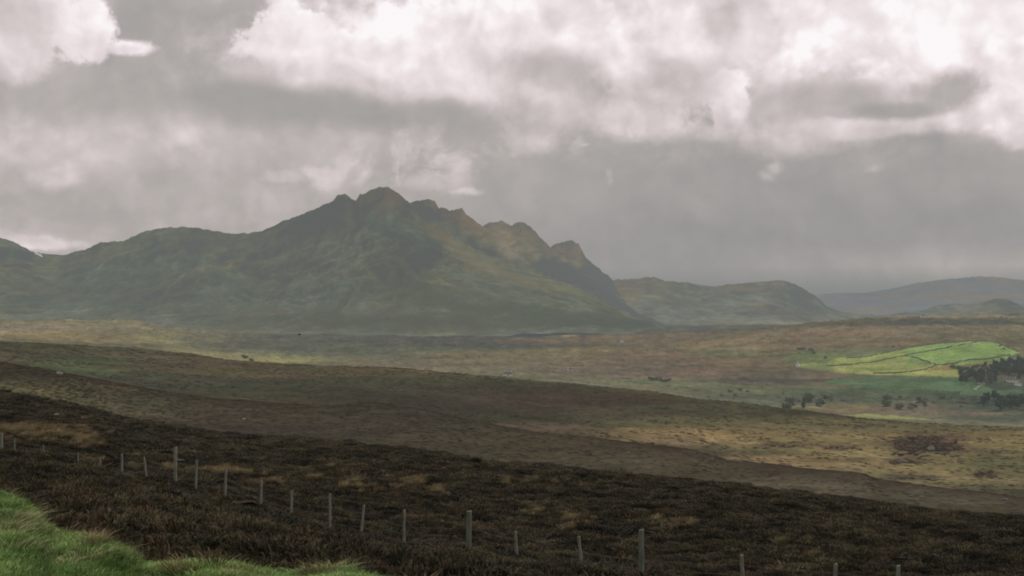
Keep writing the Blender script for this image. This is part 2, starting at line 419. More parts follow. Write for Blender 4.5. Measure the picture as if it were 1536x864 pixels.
pxf = np.arange(-150, 1691, 1.6)
af = np.arctan((pxf - CX) / F)
side = np.linspace(0, 1, 70)[1:] ** 1.5
aR = af[-1] + (math.pi - af[-1]) * side; aL = (af[0] + (-math.pi - af[0]) * side)[::-1][1:]
ang = np.concatenate([aL, af, aR]); a0 = af[-1]
PXc = np.concatenate([np.clip(CX + F * np.tan(np.maximum(aL, -1.2)), -400, None), pxf, np.clip(CX + F * np.tan(np.minimum(aR, 1.2)), None, 1936)])
NR = 900
_seg = [(0.5, 10, 60), (10, 300, 300), (300, 1500, 270), (1500, 4400, 360), (4400, 58000, 60)]
Yr = np.concatenate([np.exp(np.linspace(math.log(a_), math.log(b_), k_, endpoint=False)) for a_, b_, k_ in _seg]); NR = len(Yr)
# fewer rows under the feet and beyond the mountains
YK, PK = controls(PXc)
PY = pchip_grid(YK, PK, Yr)
ZG = (HY - PY) / F * Yr[:, None]
near = Yr < 2.0
ZG[near] = -1.6
RR = Yr[:, None] / np.cos(np.minimum(np.abs(ang), a0))[None, :]
XG = RR * np.sin(ang)[None, :]; YG = RR * np.cos(ang)[None, :]
Yd = Yr[:, None] + 0 * XG
# relief
amp = np.interp(np.log(Yr), np.log([0.5, 8, 20, 60, 150, 300, 800, 1500, 3000, 5000, 20000]), [0.01, 0.06, 0.34, 0.42, 0.34, 0.40, 1.2, 4.2, 7.0, 11, 8])[:, None]
lam = np.interp(np.log(Yr), np.log([0.5, 20, 60, 300, 1000, 3000, 20000]), [1.2, 3.5, 6, 14, 45, 140, 900])[:, None]
dz = np.zeros_like(XG)
for l0, lo, hi in ((1.3, 0, 22), (4.0, 12, 110), (14.0, 70, 700), (32.0, 450, 5200), (160.0, 2800, 60000)):
    wgt = sm(math.log(max(lo, .1)), math.log(max(lo, .1) * 1.6 + .1), np.log(Yr))[:, None] * (1 - sm(math.log(hi / 1.5), math.log(hi), np.log(Yr)))[:, None]
    rows_ = np.where(wgt[:, 0] > 0.001)[0]
    sl = slice(rows_[0], rows_[-1] + 1)
    dz[sl] += wgt[sl] * fbm(XG[sl] / l0 + 5.1, YG[sl] / l0 * 0.8 + 3.3, 6, 0.52)
ZG = ZG + dz * amp
# the dark heather knoll on the khaki moor and its stones
def bump_at(px, py_Y, rx, ry, hgt):
    X0 = (px - CX) / F * py_Y
    return hgt * np.exp(-(((XG - X0) / rx) ** 2 + ((YG - py_Y) / ry) ** 2))
ZG += bump_at(1388, 430, 9, 14, 2.0) + bump_at(1330, 400, 6, 9, 0.7)
PYG = HY - ZG / Yd * F
COLP = PXc

def at(px, py, Ymin=0.0, Ymax=1e9):
    """the ground point seen at photo pixel (px, py)"""
    c = int(np.clip(np.searchsorted(COLP, px), 1, len(COLP) - 1))
    if abs(COLP[c - 1] - px) < abs(COLP[c] - px): c -= 1
    p = PYG[:, c]; ok = np.where((p <= py) & (Yr > max(Ymin, 8)) & (Yr < Ymax))[0]
    i = ok[0] if len(ok) else int(np.argmin(np.abs(p - py)))
    Y = Yr[i]
    if i > 0 and p[i - 1] > py:
        s = (p[i - 1] - py) / (p[i - 1] - p[i] + 1e-9); Y = Yr[i - 1] + s * (Yr[i] - Yr[i - 1])
    z = np.interp(Y, Yr, ZG[:, c])
    return ((px - CX) / F * Y, Y, z)

def ground_z(x, y):
    """vectorised height on the sheet in front of the camera"""
    x = np.asarray(x, float); y = np.asarray(y, float)
    px = CX + F * x / y
    fc = np.interp(px, COLP[len(aL):len(aL) + len(pxf)], np.arange(len(pxf))) + len(aL)
    fr = np.interp(np.log(y), np.log(Yr), np.arange(NR))
    c = np.clip(fc.astype(int), 0, len(COLP) - 2); r = np.clip(fr.astype(int), 0, NR - 2)
    u = fc - c; v = fr - r
    return (ZG[r, c] * (1-u) + ZG[r, c+1] * u) * (1-v) + (ZG[r+1, c] * (1-u) + ZG[r+1, c+1] * u) * v

# ---- ground colours: vegetation patches on the land, with sunlight and cloud shade painted in
PXG = PXc[None, :] + 0 * XG
P = PY   # un-noised rows keep patch edges steady
vY = ip(PXc, vergeY)[None, :]; y1 = ip(PXc, c1Y)[None, :]; y2 = ip(PXc, c2Y)[None, :]; y3 = ip(PXc, c3Y)[None, :]
LAY = (Yd > vY + 0.5).astype(int) + (Yd > y1 * 1.1) + (Yd > y2 * 1.13) + (Yd > y3 * 1.10)
wx = fbm(PXG / 90, P / 14, 5, 0.6); wy = fbm(PXG / 60 + 40, P / 12 - 7, 5, 0.6); wz = fbm(PXG / 26 + 3, P / 5 + 9, 4, 0.6)
colr = np.zeros(XG.shape + (3,))
# seen colours; turned into base colours by taking the haze off
def setc(mask, rgb): colr[mask] = rgb
def blend(w, rgb): colr[:] = colr * (1 - w[..., None]) + np.array(rgb, float) * w[..., None]
setc(LAY == 0, (70, 92, 45)); setc(LAY == 1, (34, 29, 23)); setc(LAY == 2, (58, 55, 40)); setc(LAY == 3, (57, 56, 42)); setc(LAY == 4, (98, 99, 78))
def patch(lay, x, y, rx, ry, rgb, op=0.9, soft=0.5, wig=0.35):
    rows_ = slice(None)
    d = np.sqrt(((PXG - x) / rx + wx * wig) ** 2 + ((P - y) / ry + wy * wig) ** 2) + wz * wig * 0.6
    w = (1 - sm(1 - soft, 1 + soft, d)) * op * (LAY == lay)
    blend(w, rgb)
for a_ in [
 # L2 grey heather and rough grass
 (2,150,595,220,22,(72,70,50),.9), (2,60,585,130,14,(84,80,52),.7), (2,230,612,160,16,(70,68,50),.8), (2,560,606,90,8,(62,66,40),.8), (2,450,632,240,22,(60,54,44),.7),
 (2,420,625,120,14,(58,54,40),.6), (2,700,655,120,8,(66,61,46),.6), (2,800,637,60,5,(76,71,52),.8),(2,1000,690,200,14,(68,64,49),.8), (2,1300,728,260,16,(78,74,57),.8), (2,1480,745,120,14,(80,76,59),.8), (2,330,640,120,8,(50,46,38),.7),
 # L3 dark rise, khaki to the right
 (3,150,540,260,20,(76,72,56),.9), (3,110,548,90,14,(62,76,52),.7), (3,330,545,160,8,(72,66,54),.7), (3,250,563,160,5,(58,68,54),.7), (3,300,575,200,12,(66,66,54),.8),
 (3,50,520,120,6,(66,66,44),.7), (3,40,540,40,12,(70,68,52),.6),
 (3,560,560,260,9,(76,70,54),.9), (3,500,580,200,12,(62,64,50),.8), (3,650,572,180,6,(64,74,50),.7), (3,900,585,200,6,(72,78,56),.8), (3,800,600,260,20,(58,52,44),.9), (3,700,585,220,12,(56,54,44),.8),
 (3,1100,612,200,6,(64,66,50),.8), (3,940,625,140,10,(70,66,52),.7), (3,820,640,90,7,(84,74,60),.8),
 (3,1150,650,240,22,(98,90,62),.95), (3,1400,665,280,34,(104,95,64),.95), (3,1350,710,300,26,(108,98,66),.9), (3,1050,648,140,12,(106,92,62),.8), (3,1000,660,80,10,(120,102,72),.7),
 (3,1200,692,130,10,(128,108,76),.7), (3,1060,634,200,7,(78,78,54),.8), (3,1450,650,160,9,(98,88,62),.8),
 (3,1290,640,260,7,(86,82,58),.8),(3,1500,700,60,22,(86,84,58),.7),
 # L4 valley floor, sunlit spots and cloud shadow tinted into the colour
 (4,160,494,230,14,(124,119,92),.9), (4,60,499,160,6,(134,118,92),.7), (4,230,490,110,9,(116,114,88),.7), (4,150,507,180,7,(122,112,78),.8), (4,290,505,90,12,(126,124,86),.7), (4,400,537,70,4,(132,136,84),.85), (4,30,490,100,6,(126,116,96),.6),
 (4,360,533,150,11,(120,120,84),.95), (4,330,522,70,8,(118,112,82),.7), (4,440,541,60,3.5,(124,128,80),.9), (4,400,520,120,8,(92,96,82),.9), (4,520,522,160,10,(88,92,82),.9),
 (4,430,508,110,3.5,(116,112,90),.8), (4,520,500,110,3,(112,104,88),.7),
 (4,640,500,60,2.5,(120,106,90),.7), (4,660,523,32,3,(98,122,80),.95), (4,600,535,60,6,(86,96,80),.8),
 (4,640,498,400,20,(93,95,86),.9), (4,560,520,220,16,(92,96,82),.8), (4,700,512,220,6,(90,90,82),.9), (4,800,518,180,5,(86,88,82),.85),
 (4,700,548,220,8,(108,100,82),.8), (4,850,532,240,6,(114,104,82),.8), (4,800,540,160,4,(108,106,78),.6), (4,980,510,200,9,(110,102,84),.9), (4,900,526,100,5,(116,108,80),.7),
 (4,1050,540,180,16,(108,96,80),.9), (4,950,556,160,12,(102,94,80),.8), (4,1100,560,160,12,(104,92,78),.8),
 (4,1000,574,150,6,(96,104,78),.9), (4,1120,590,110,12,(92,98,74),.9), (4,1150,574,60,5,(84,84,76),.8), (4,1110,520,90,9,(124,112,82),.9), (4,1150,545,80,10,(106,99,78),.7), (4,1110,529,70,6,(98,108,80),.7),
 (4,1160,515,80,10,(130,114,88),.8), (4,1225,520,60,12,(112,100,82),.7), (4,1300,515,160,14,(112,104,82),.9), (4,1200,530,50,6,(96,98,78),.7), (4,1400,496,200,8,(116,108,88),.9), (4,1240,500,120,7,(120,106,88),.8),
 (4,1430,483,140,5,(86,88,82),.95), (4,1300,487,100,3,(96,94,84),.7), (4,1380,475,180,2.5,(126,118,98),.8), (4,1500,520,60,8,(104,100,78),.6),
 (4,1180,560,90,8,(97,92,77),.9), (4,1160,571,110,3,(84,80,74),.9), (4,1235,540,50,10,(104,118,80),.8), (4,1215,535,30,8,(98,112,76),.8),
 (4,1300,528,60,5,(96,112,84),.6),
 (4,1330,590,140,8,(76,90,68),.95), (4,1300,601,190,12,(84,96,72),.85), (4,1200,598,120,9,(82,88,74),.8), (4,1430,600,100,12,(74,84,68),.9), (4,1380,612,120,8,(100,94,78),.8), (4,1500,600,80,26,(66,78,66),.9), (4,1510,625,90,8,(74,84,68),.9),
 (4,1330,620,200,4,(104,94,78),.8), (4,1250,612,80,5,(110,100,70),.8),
 ]:
    patch(*a_)
# dark brown lip along the near crests
lip2 = np.exp(-np.clip((ip(PXc, c2)[None, :] - P) * -1, 0, 99) / ip(PXc, [(-400,10),(0,11),(300,7),(500,3),(900,3),(1150,6),(1536,5)])[None, :]) * (LAY == 2) * 0.85
blend(lip2, (48, 36, 29))
lip3 = np.exp(-np.clip((P - ip(PXc, c3)[None, :]), 0, 99) / 4.0) * (LAY == 3) * sm(1250, 1000, PXc)[None, :] * 0.35
blend(lip3, (92, 84, 60))
# long horizontal streaks: sedge, peat and heather bands
st = fbm(PXG / 150 + 11, P / 4.2 + 2, 5, 0.6)
colr *= (1 + 0.14 * st * (LAY >= 2) * np.interp(LAY, [2, 3, 4], [0.7, 0.6, 0.55]))[..., None]
hue = fbm(PXG / 70 - 21, P / 6.0 + 32, 4, 0.6)[..., None] * np.array([0.035, 0.01, -0.04]) * (LAY >= 2)[..., None]
colr *= 1 + hue
mot = fbm(PXG / 16 + 1.7, P / 3.6 + 8, 5, 0.65); mot2 = fbm(PXG / 45 + 9, P / 11 - 3, 4, .6)
colr *= (1 + (0.20 * mot + 0.14 * mot2) * np.interp(LAY, [0, 1, 2, 3, 4], [0, 0, .8, .9, .75]))[..., None]
_g = colr.mean(-1, keepdims=True); _k = np.where(LAY[..., None] == 4, 0.74, 0.88); _k = np.where(LAY[..., None] < 2, 1.0, _k); colr = _g + (colr - _g) * _k

def inside(poly):
    n = len(poly); m = np.zeros(XG.shape, bool)
    rs = np.where((Yr > 700) & (Yr < 3600))[0]; sl = slice(rs[0], rs[-1] + 1)
    X = PXG[sl]; Yp = PYG[sl] + 0.0
    r = np.zeros(X.shape, bool)
    j = n - 1
    for i in range(n):
        xi, yi = poly[i]; xj, yj = poly[j]
        cond = ((yi > Yp) != (yj > Yp)) & (X < (xj - xi) * (Yp - yi) / (yj - yi + 1e-12) + xi)
        r ^= cond; j = i
    m[sl] = r & (LAY[sl] == 4)
    return m
FIELD = [(1199,551),(1196,547),(1215,543),(1240,546),(1250,537),(1270,536),(1300,533),(1340,526),(1400,516),(1460,511),(1490,512),(1510,520),(1530,528),(1516,533),(1505,541),(1480,546),(1440,548),(1436,556),(1440,566),(1380,564),(1310,562),(1250,558)]
LOWER = [(1232,574),(1255,568),(1310,564.5),(1380,566),(1440,567),(1470,575),(1500,590),(1440,587),(1380,585),(1320,584),(1270,578)]
STRIP = [(1262,624),(1300,620.5),(1370,626),(1400,630),(1300,627)]
m_ = inside(FIELD); g = fbm(PXG / 40, P / 8, 4)[m_][:, None]
base = np.where((PXG[m_] > 1250)[:, None], np.array([[117, 133, 90.]]), np.array([[108, 123, 88.]]))  # the field's sunlit brightness is put into this green
colr[m_] = base * (1 + 0.2 * g) * np.where(((PXG[m_] > 1360) & (P[m_] < 547))[:, None], [[1.0, 1.03, 1.0]], [[1.06, 1.0, 0.98]])
m_ = inside([(1385,556),(1420,547),(1440,547),(1500,540),(1505,541),(1480,547),(1440,552),(1425,556)]); colr[m_] = (112, 106, 80)
m_ = inside(LOWER); g = fbm(PXG / 60, P / 8, 4)[m_][:, None]; colr[m_] = np.array([[84, 102, 80.]]) * (1 + 0.12 * g)
m_ = inside(STRIP); colr[m_] = (120, 128, 84)
m_ = inside([(1440,588),(1480,586),(1530,584),(1536,590),(1480,594),(1440,593)]); colr[m_] = (82, 97, 80)
# pale track past the strip
tr = [(1380,629),(1430,634),(1475,637)]
# heather islands on the khaki moor
for a_ in [(3,1388,668,60,16,(70,58,52),.85,.4,.7),(3,1360,692,36,5,(76,66,54),.8,.4,.7),(3,1180,668,50,5,(76,68,52),.8,.4),(3,1262,670,36,6,(80,70,56),.8,.4),(3,1250,690,70,4,(84,74,54),.7,.4),
           (3,1480,712,24,7,(72,66,50),.8,.4),(3,1365,716,40,5,(76,70,54),.8,.4),(3,1110,702,60,4,(84,70,54),.7,.4),(3,1500,678,40,4,(84,76,56),.7,.4),(4,850,503,14,3,(150,138,104),.9,.3,.2),(4,1345,521,1,1,(100,100,90),.1)]:
    patch(*a_)
# to base colours
Tt = np.exp(-SIG * Yd)[..., None]; c01 = np.clip(colr, 0, 255) / 255.0
cl = np.where(c01 <= 0.04045, c01 / 12.92, ((c01 + 0.055) / 1.055) ** 2.4)
basec = (cl - np.array(HAZE) * (1 - Tt)) / Tt / 0.74
basec = np.clip(np.maximum(basec, cl * 0.12), 0.006, 0.4)
land = land_material('moorland', bump=0.25)
GV = np.stack([XG, YG, ZG], -1).reshape(-1, 3)
C_ = len(ang)
GQ = grid_faces(NR, C_, wrap=True)
GV = np.vstack([GV, [[0, 0, -1.6]]]); ctr = len(GV) - 1
i_ = np.arange(C_)
gc = np.vstack([basec.reshape(-1, 3), basec[0, 0][None]])
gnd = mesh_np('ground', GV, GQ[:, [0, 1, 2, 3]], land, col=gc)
tag(gnd, kind='structure')

# ------------------------------------------------------------------ mountains
def pcol(c, px):
    p = np.array(c, float); return np.interp(px, p[:, 0], p[:, 1])
def range_mesh(name, px0, px1, step, sheets, Ybase, Yend, nrow, seen, relief=1.0, patches=(), power=1.7, zbase=-70., seed=0.):
    px = np.arange(px0, px1, step); Yv = np.linspace(Ybase, Yend, nrow)
    PXm, Ym = np.meshgrid(px, Yv); X = (PXm - CX) / F * Ym
    # meandering spurs and gullies
    wob = fbm(X / 1100 + seed, Ym / 1100, 4) * 620
    H = np.full(X.shape, zbase)
    ker = np.exp(-0.5 * (np.arange(-60, 61) / 20.0) ** 2); ker /= ker.sum()
    for crest, depth, Lf, Lb in sheets:
        cpx = np.array(crest, float)
        yc = np.interp(px, *np.array(depth, float).T)[None, :]
        pc = np.interp(px, cpx[:, 0], cpx[:, 1])[None, :]
        pcs = np.convolve(np.pad(pc[0], 60, mode='edge'), ker, mode='valid')[None, :]
        jg = np.interp(px, [0, 470, 500, 900, 940], [.5, .6, 1, 1, .5]) if name == 'mountain' else .5
        jag = ((fbm(px / 11.0 + seed + 5 * len(crest), px * 0 + 3.3, 4, .65) * 4.2) * jg)[None, :]
        jz = -jag / F * yc
        front = np.clip((yc - Ym) / Lf, 0, 1); back = np.clip((Ym - yc - 14) / Lb, 0, 1)
        s = np.where(Ym < yc, front, back)
        mixw = np.clip(1 - s * 4.5, 0, 1) ** 1.6; pcm = pc * mixw + pcs * (1 - mixw)
        zc = (HY - pcm) / F * yc
        prof = np.clip(1 - s, 0, 1) ** power * 0.8 + 0.2 * (1 - s)
        rd = ridged((X + wob * .9) / 560 + seed, (Ym + wob) / 1300 + seed, 6, 0.5) - 0.62
        rf = ridged(X / 120 + seed, Ym / 260, 4, 0.55) - 0.6
        env = np.clip(s * 5, 0, 1) * np.clip((1 - s) * 2.2, 0, 1)
        hgt = np.maximum(zc - zbase, 0)
        rl = fbm((X + wob) / 650 + seed, (Ym - wob) / 800, 3, .5)
        zz = zbase + hgt * prof + relief * env * (rd * 0.13 * (0.4 + np.clip(rl + .5, 0, 1.2)) + rl * .10 + rf * 0.035) * np.minimum(hgt, 450)
        zz = zz + jz * np.clip(1 - s * 14, 0, 1) ** 1.5
        zz = np.where(s >= 1, zbase - 20, zz)
        # stay under the crest line as it is seen from the road
        lim = (HY - pc - 1.5 * sm(0, .06, s)) / F * Ym + jz * np.clip(1 - s * 14, 0, 1) ** 1.5
        zz = np.where(Ym < yc, np.minimum(zz, lim * (1) + 0 * zz), zz)
        H = np.maximum(H, zz)
    pyv = HY - H / Ym * F
    gx = np.gradient(H, axis=1) / (np.gradient(X, axis=1)); gy = np.gradient(H, axis=0) / (Yv[1] - Yv[0])
    steep = np.sqrt(gx ** 2 + gy ** 2)
    n1 = fbm(X / 260 + 7, Ym / 260, 5, .6); n2 = fbm(X / 70, Ym / 70 + 4, 4, .6)
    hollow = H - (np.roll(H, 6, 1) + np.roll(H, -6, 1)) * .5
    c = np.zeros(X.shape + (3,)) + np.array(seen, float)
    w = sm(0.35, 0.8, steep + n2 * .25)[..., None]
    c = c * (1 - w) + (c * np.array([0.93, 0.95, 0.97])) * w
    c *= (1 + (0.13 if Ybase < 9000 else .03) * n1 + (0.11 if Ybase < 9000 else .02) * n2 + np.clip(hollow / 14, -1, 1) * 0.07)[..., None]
    c *= 1 + sm(-.2, .5, fbm(X / 500 + 3, Ym / 500, 4))[..., None] * np.array([.05, .0, -.05])
    ww = fbm(PXm / 40, pyv / 25, 4, .6); w2 = fbm(PXm / 30 + 9, pyv / 18, 4, .6)
    for x, y, rx, ry, an, rgb, op in patches:
        a = math.radians(an); dx = PXm - x; dy = pyv - y
        u = (dx * math.cos(a) + dy * math.sin(a)) / rx; v = (-dx * math.sin(a) + dy * math.cos(a)) / ry
        d = np.sqrt((u + ww * .8) ** 2 + (v + w2 * .8) ** 2) + 0.5 * n2 + .35 * n1
        k = ((1 - sm(.1, 1.5, d)) * op * np.clip(.75 + .8 * n2 + .6 * n1, .15, 1))[..., None]
        c = c * (1 - k) + np.array(rgb, float) * k
    gm = c.mean(-1, keepdims=True); c = gm + (c - gm) * (.68 if name == 'mountain' else .75)
    Tm = np.exp(-SIG * Ym)[..., None]; c1_ = np.clip(c, 0, 255) / 255
    cl_ = np.where(c1_ <= 0.04045, c1_ / 12.92, ((c1_ + 0.055) / 1.055) ** 2.4)
    b_ = np.clip((cl_ - np.array(HAZE) * (1 - Tm)) / Tm / 0.60, 0.004, 0.35)
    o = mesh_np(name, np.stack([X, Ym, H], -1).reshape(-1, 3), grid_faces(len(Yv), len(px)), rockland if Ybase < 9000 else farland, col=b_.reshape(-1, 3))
    tag(o, kind='structure')
    return px, Yv, H, pyv
farland = land_material('far_hill_land', bump=0.1, fine=0.02, tn=.02)
rockland = land_material('mountain_land', bump=8.0, fine=0.28, tn=.5)

S1 = [(-700,450),(-450,380),(-200,352),(-60,345),(0,357),(20,362),(45,376),(72,381),(95,383),(112,378),(128,374),(150,364),(185,361),(215,348),(240,342),(255,341),(283,340),(320,346),(352,351),(392,347),(420,334),(460,318),(480,310),(500,301),(506,292),(521,291),(527,297),(534,302),(540,292),(548,290),(556,284),(566,280),(584,280),(591,286),(606,297),(615,305),(640,330),(700,366),(760,396),(850,425),(930,464),(990,489),(1050,505),(1300,520)]
S2 = [(-700,600),(540,420),(590,340),(612,304),(622,302),(637,299),(652,302),(658,311),(675,315),(692,312),(700,322),(722,338),(745,352),(790,392),(850,425),(920,462),(1000,496),(1200,520)]
S3 = [(-700,600),(640,430),(700,360),(724,338),(735,334),(752,332),(765,338),(785,332),(796,340),(812,358),(826,371),(860,402),(900,430),(960,470),(1010,492),(1200,515)]
S4 = [(-700,600),(760,440),(812,384),(828,370),(840,363),(855,360),(868,366),(878,385),(892,398),(905,408),(925,424),(950,448),(985,478),(1010,491),(1200,512)]
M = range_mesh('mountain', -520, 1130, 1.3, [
  (S1, [(-700,6600),(200,6500),(520,6150),(620,6000),(800,5700),(1000,5450),(1300,5400)], 1750, 1300),
  (S2, [(-700,6600),(640,6600),(900,6200),(1200,6000)], 1500, 1300),
  (S3, [(-700,7400),(760,7700),(1200,6900)], 1700, 1300),
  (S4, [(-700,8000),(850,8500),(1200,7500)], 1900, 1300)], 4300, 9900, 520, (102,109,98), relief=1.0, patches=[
  (690,372,66,10,33,(116,114,94),.65), (760,410,60,9,28,(112,110,90),.7), (660,350,24,9,40,(118,104,90),.6), (590,292,30,7,20,(112,100,86),.6),  # warm lit strips along the ridges, painted as colour
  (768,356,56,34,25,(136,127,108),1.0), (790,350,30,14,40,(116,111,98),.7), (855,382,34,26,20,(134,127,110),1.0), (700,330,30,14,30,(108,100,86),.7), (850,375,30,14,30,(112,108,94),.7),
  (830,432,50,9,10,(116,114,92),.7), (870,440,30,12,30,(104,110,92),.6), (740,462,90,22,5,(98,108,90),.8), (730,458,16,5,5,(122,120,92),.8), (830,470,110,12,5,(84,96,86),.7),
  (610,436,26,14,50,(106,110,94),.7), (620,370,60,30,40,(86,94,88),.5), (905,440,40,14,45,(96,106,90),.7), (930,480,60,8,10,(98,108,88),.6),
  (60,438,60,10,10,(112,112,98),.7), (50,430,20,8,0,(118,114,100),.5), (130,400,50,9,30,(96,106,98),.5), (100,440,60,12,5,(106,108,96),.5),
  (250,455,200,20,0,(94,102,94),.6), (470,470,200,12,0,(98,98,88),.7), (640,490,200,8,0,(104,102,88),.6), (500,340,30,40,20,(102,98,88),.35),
  (840,400,50,16,20,(88,98,90),.6), (575,300,70,20,10,(103,99,88),.5), (515,305,30,12,0,(104,98,86),.5), (680,330,50,14,25,(104,96,84),.5), (450,350,120,30,-20,(100,96,84),.4), (300,360,80,14,0,(98,98,88),.4), (600,400,70,40,30,(84,92,86),.5), (300,420,200,30,0,(88,100,93),.5), (120,450,150,20,0,(90,102,96),.5), (600,480,160,10,0,(88,92,82),.6), (880,485,110,8,0,(84,90,84),.7), (650,487,420,14,0,(90,95,85),.8), (780,470,240,16,5,(90,97,86),.8), (640,440,160,30,10,(92,99,88),.7), (720,330,50,22,30,(122,114,98),.8), (660,312,40,14,20,(118,110,96),.7), (575,300,50,18,0,(112,106,92),.7)])  # among these a cloud shadow painted along the foot

H2 = [(820,520),(880,450),(905,428),(925,419),(950,419),(962,417),(980,415),(998,421),(1020,423),(1028,423),(1060,429),(1075,429),(1105,425),(1140,423),(1160,421),(1178,421),(1192,426),(1210,436),(1228,447),(1240,459),(1262,468),(1290,471),(1330,474),(1420,484)]
range_mesh('hill', 820, 1420, 1.3, [(H2, [(820,8200),(1420,8600)], 1500, 900)], 6800, 9800, 160, (110,116,109), relief=.7, seed=4.4, patches=[
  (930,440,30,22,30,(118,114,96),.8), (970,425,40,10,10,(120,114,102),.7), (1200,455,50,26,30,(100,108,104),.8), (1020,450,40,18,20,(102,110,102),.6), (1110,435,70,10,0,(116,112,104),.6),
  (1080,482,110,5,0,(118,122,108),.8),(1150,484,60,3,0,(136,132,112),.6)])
KN = [(1240,500),(1300,478),(1360,468),(1385,465),(1410,457),(1430,455),(1450,457),(1475,452),(1495,447),(1510,448),(1530,457),(1560,464),(1640,470),(1800,500)]
range_mesh('hill', 1240, 1800, 1.6, [(KN, [(1240,7000),(1800,7200)], 900, 800)], 5900, 8000, 110, (105,113,109), relief=.3, seed=8.8)
FM = [(1050,500),(1225,441),(1260,439),(1300,438),(1335,433),(1365,426),(1395,421),(1430,417),(1470,414),(1500,415),(1536,420),(1650,425),(1900,460)]
range_mesh('mountain', 1050, 1900, 2.0, [(FM, [(1050,14000),(1900,14000)], 2500, 2000)], 11500, 16500, 110, (119,125,125), relief=.05, seed=12.1)
# snow lying in a notch under the left-hand ridge
MX = M
def on_mountain(px, py):
    pxa, Yv, H, pyv = MX
    c = int(np.argmin(np.abs(pxa - px))); p = pyv[:, c]
    w_ = np.where(p <= py)[0]; i = int(w_[0]) if len(w_) else int(np.argmin(p[:260])); Y = Yv[i]
    return np.array([(px - CX) / F * Y, Y, H[i, c]])
snow = noisy('old_snow', (0.75,0.76,0.78), (0.62,0.64,0.66), 0.1)
vs = []
for i in range(7):
    for j in range(4):
        p = on_mountain(51 + 1.9 * i + j * .8, 377.2 + i * 0.85 + j * 1.3)
        edge = 1.5 if 0 < i < 6 and 0 < j < 3 else -2.0
        vs.append(tuple(p + np.array([rng.normal() * 1.5, -6, 1.5 + edge])))
fs = [(i*4+j, (i+1)*4+j, (i+1)*4+j+1, i*4+j+1) for i in range(6) for j in range(3)]
mb = MB(); mb.add(vs, fs); tag(mb.build('snow_patch', snow, smooth=True), 'small white snow patch just under the low ridge of the mountain', 'snow patch')

# ------------------------------------------------------------------ heather, moor grass and verge grass (uncountable: instanced stuff)
def tuft_mesh(name, n, spread, hmin, hmax, width, lean, dome=None, seed=1, mat=None, wind=(0, 0)):
    r = np.random.default_rng(seed); V = []; Tq = []
    for i in range(n):
        a = r.random() * 2 * math.pi; rad = spread * math.sqrt(r.random())
        bx, by = rad * math.cos(a), rad * math.sin(a)
        bz = dome * (1 - (rad / spread) ** 2) * (0.55 + .45 * r.random()) if dome else -0.03
        h = r.uniform(hmin, hmax); ln = lean * r.random()
        o = rad / spread
        dx = math.cos(a) * ln * (0.4 + o) + r.normal() * .25 * lean + wind[0]; dy = math.sin(a) * ln * (0.4 + o) + r.normal() * .25 * lean + wind[1]
        b = r.random() * math.pi; ux, uy = math.cos(b) * width, math.sin(b) * width
        p0 = np.array([bx, by, bz]); p1 = p0 + np.array([dx * .35 * h, dy * .35 * h, h * .6]); p2 = p0 + np.array([dx * h, dy * h, h * (1 - 0.25 * min(1, ln))])
        k = len(V); u = np.array([ux, uy, 0])
        V += [p0 - u, p0 + u, p1 + u * .8, p1 - u * .8, p2]
        Tq += [(k, k+1, k+2), (k, k+2, k+3), (k+3, k+2, k+4)]
    me = bpy.data.meshes.new(name); me.from_pydata([tuple(map(float, v)) for v in V], [], Tq)
    return me
def tipped(me, lo=0.0, hi=0.5):
    zz = np.array([v.co.z for v in me.vertices]); a = me.attributes.new('tip', 'FLOAT', 'POINT')
    a.data.foreach_set('value', np.clip((zz - lo) / (hi - lo), 0, 1).astype(np.float32)); return me
def add_dome(me, rx, rz, seed, zoff=-0.1):
    r = np.random.default_rng(seed); V = []; Fc = []
    k0 = len(me.vertices); v0 = [tuple(v.co) for v in me.vertices]; f0 = [tuple(p.vertices) for p in me.polygons]
    for j in range(5):
        ph = math.pi / 2 * j / 4
        for i in range(9):
            th = 2 * math.pi * i / 9; q = 1 + r.normal() * .12
            V.append((rx * math.cos(ph) * math.cos(th) * q, rx * math.cos(ph) * math.sin(th) * q, zoff + rz * math.sin(ph) * q))
    for j in range(4):
        for i in range(9):
            a = k0 + j * 9 + i; b = k0 + j * 9 + (i + 1) % 9; Fc.append((a, b, b + 9)); Fc.append((a, b + 9, a + 9))
    n = bpy.data.meshes.new(me.name); n.from_pydata(v0 + V, [], f0 + Fc); return n

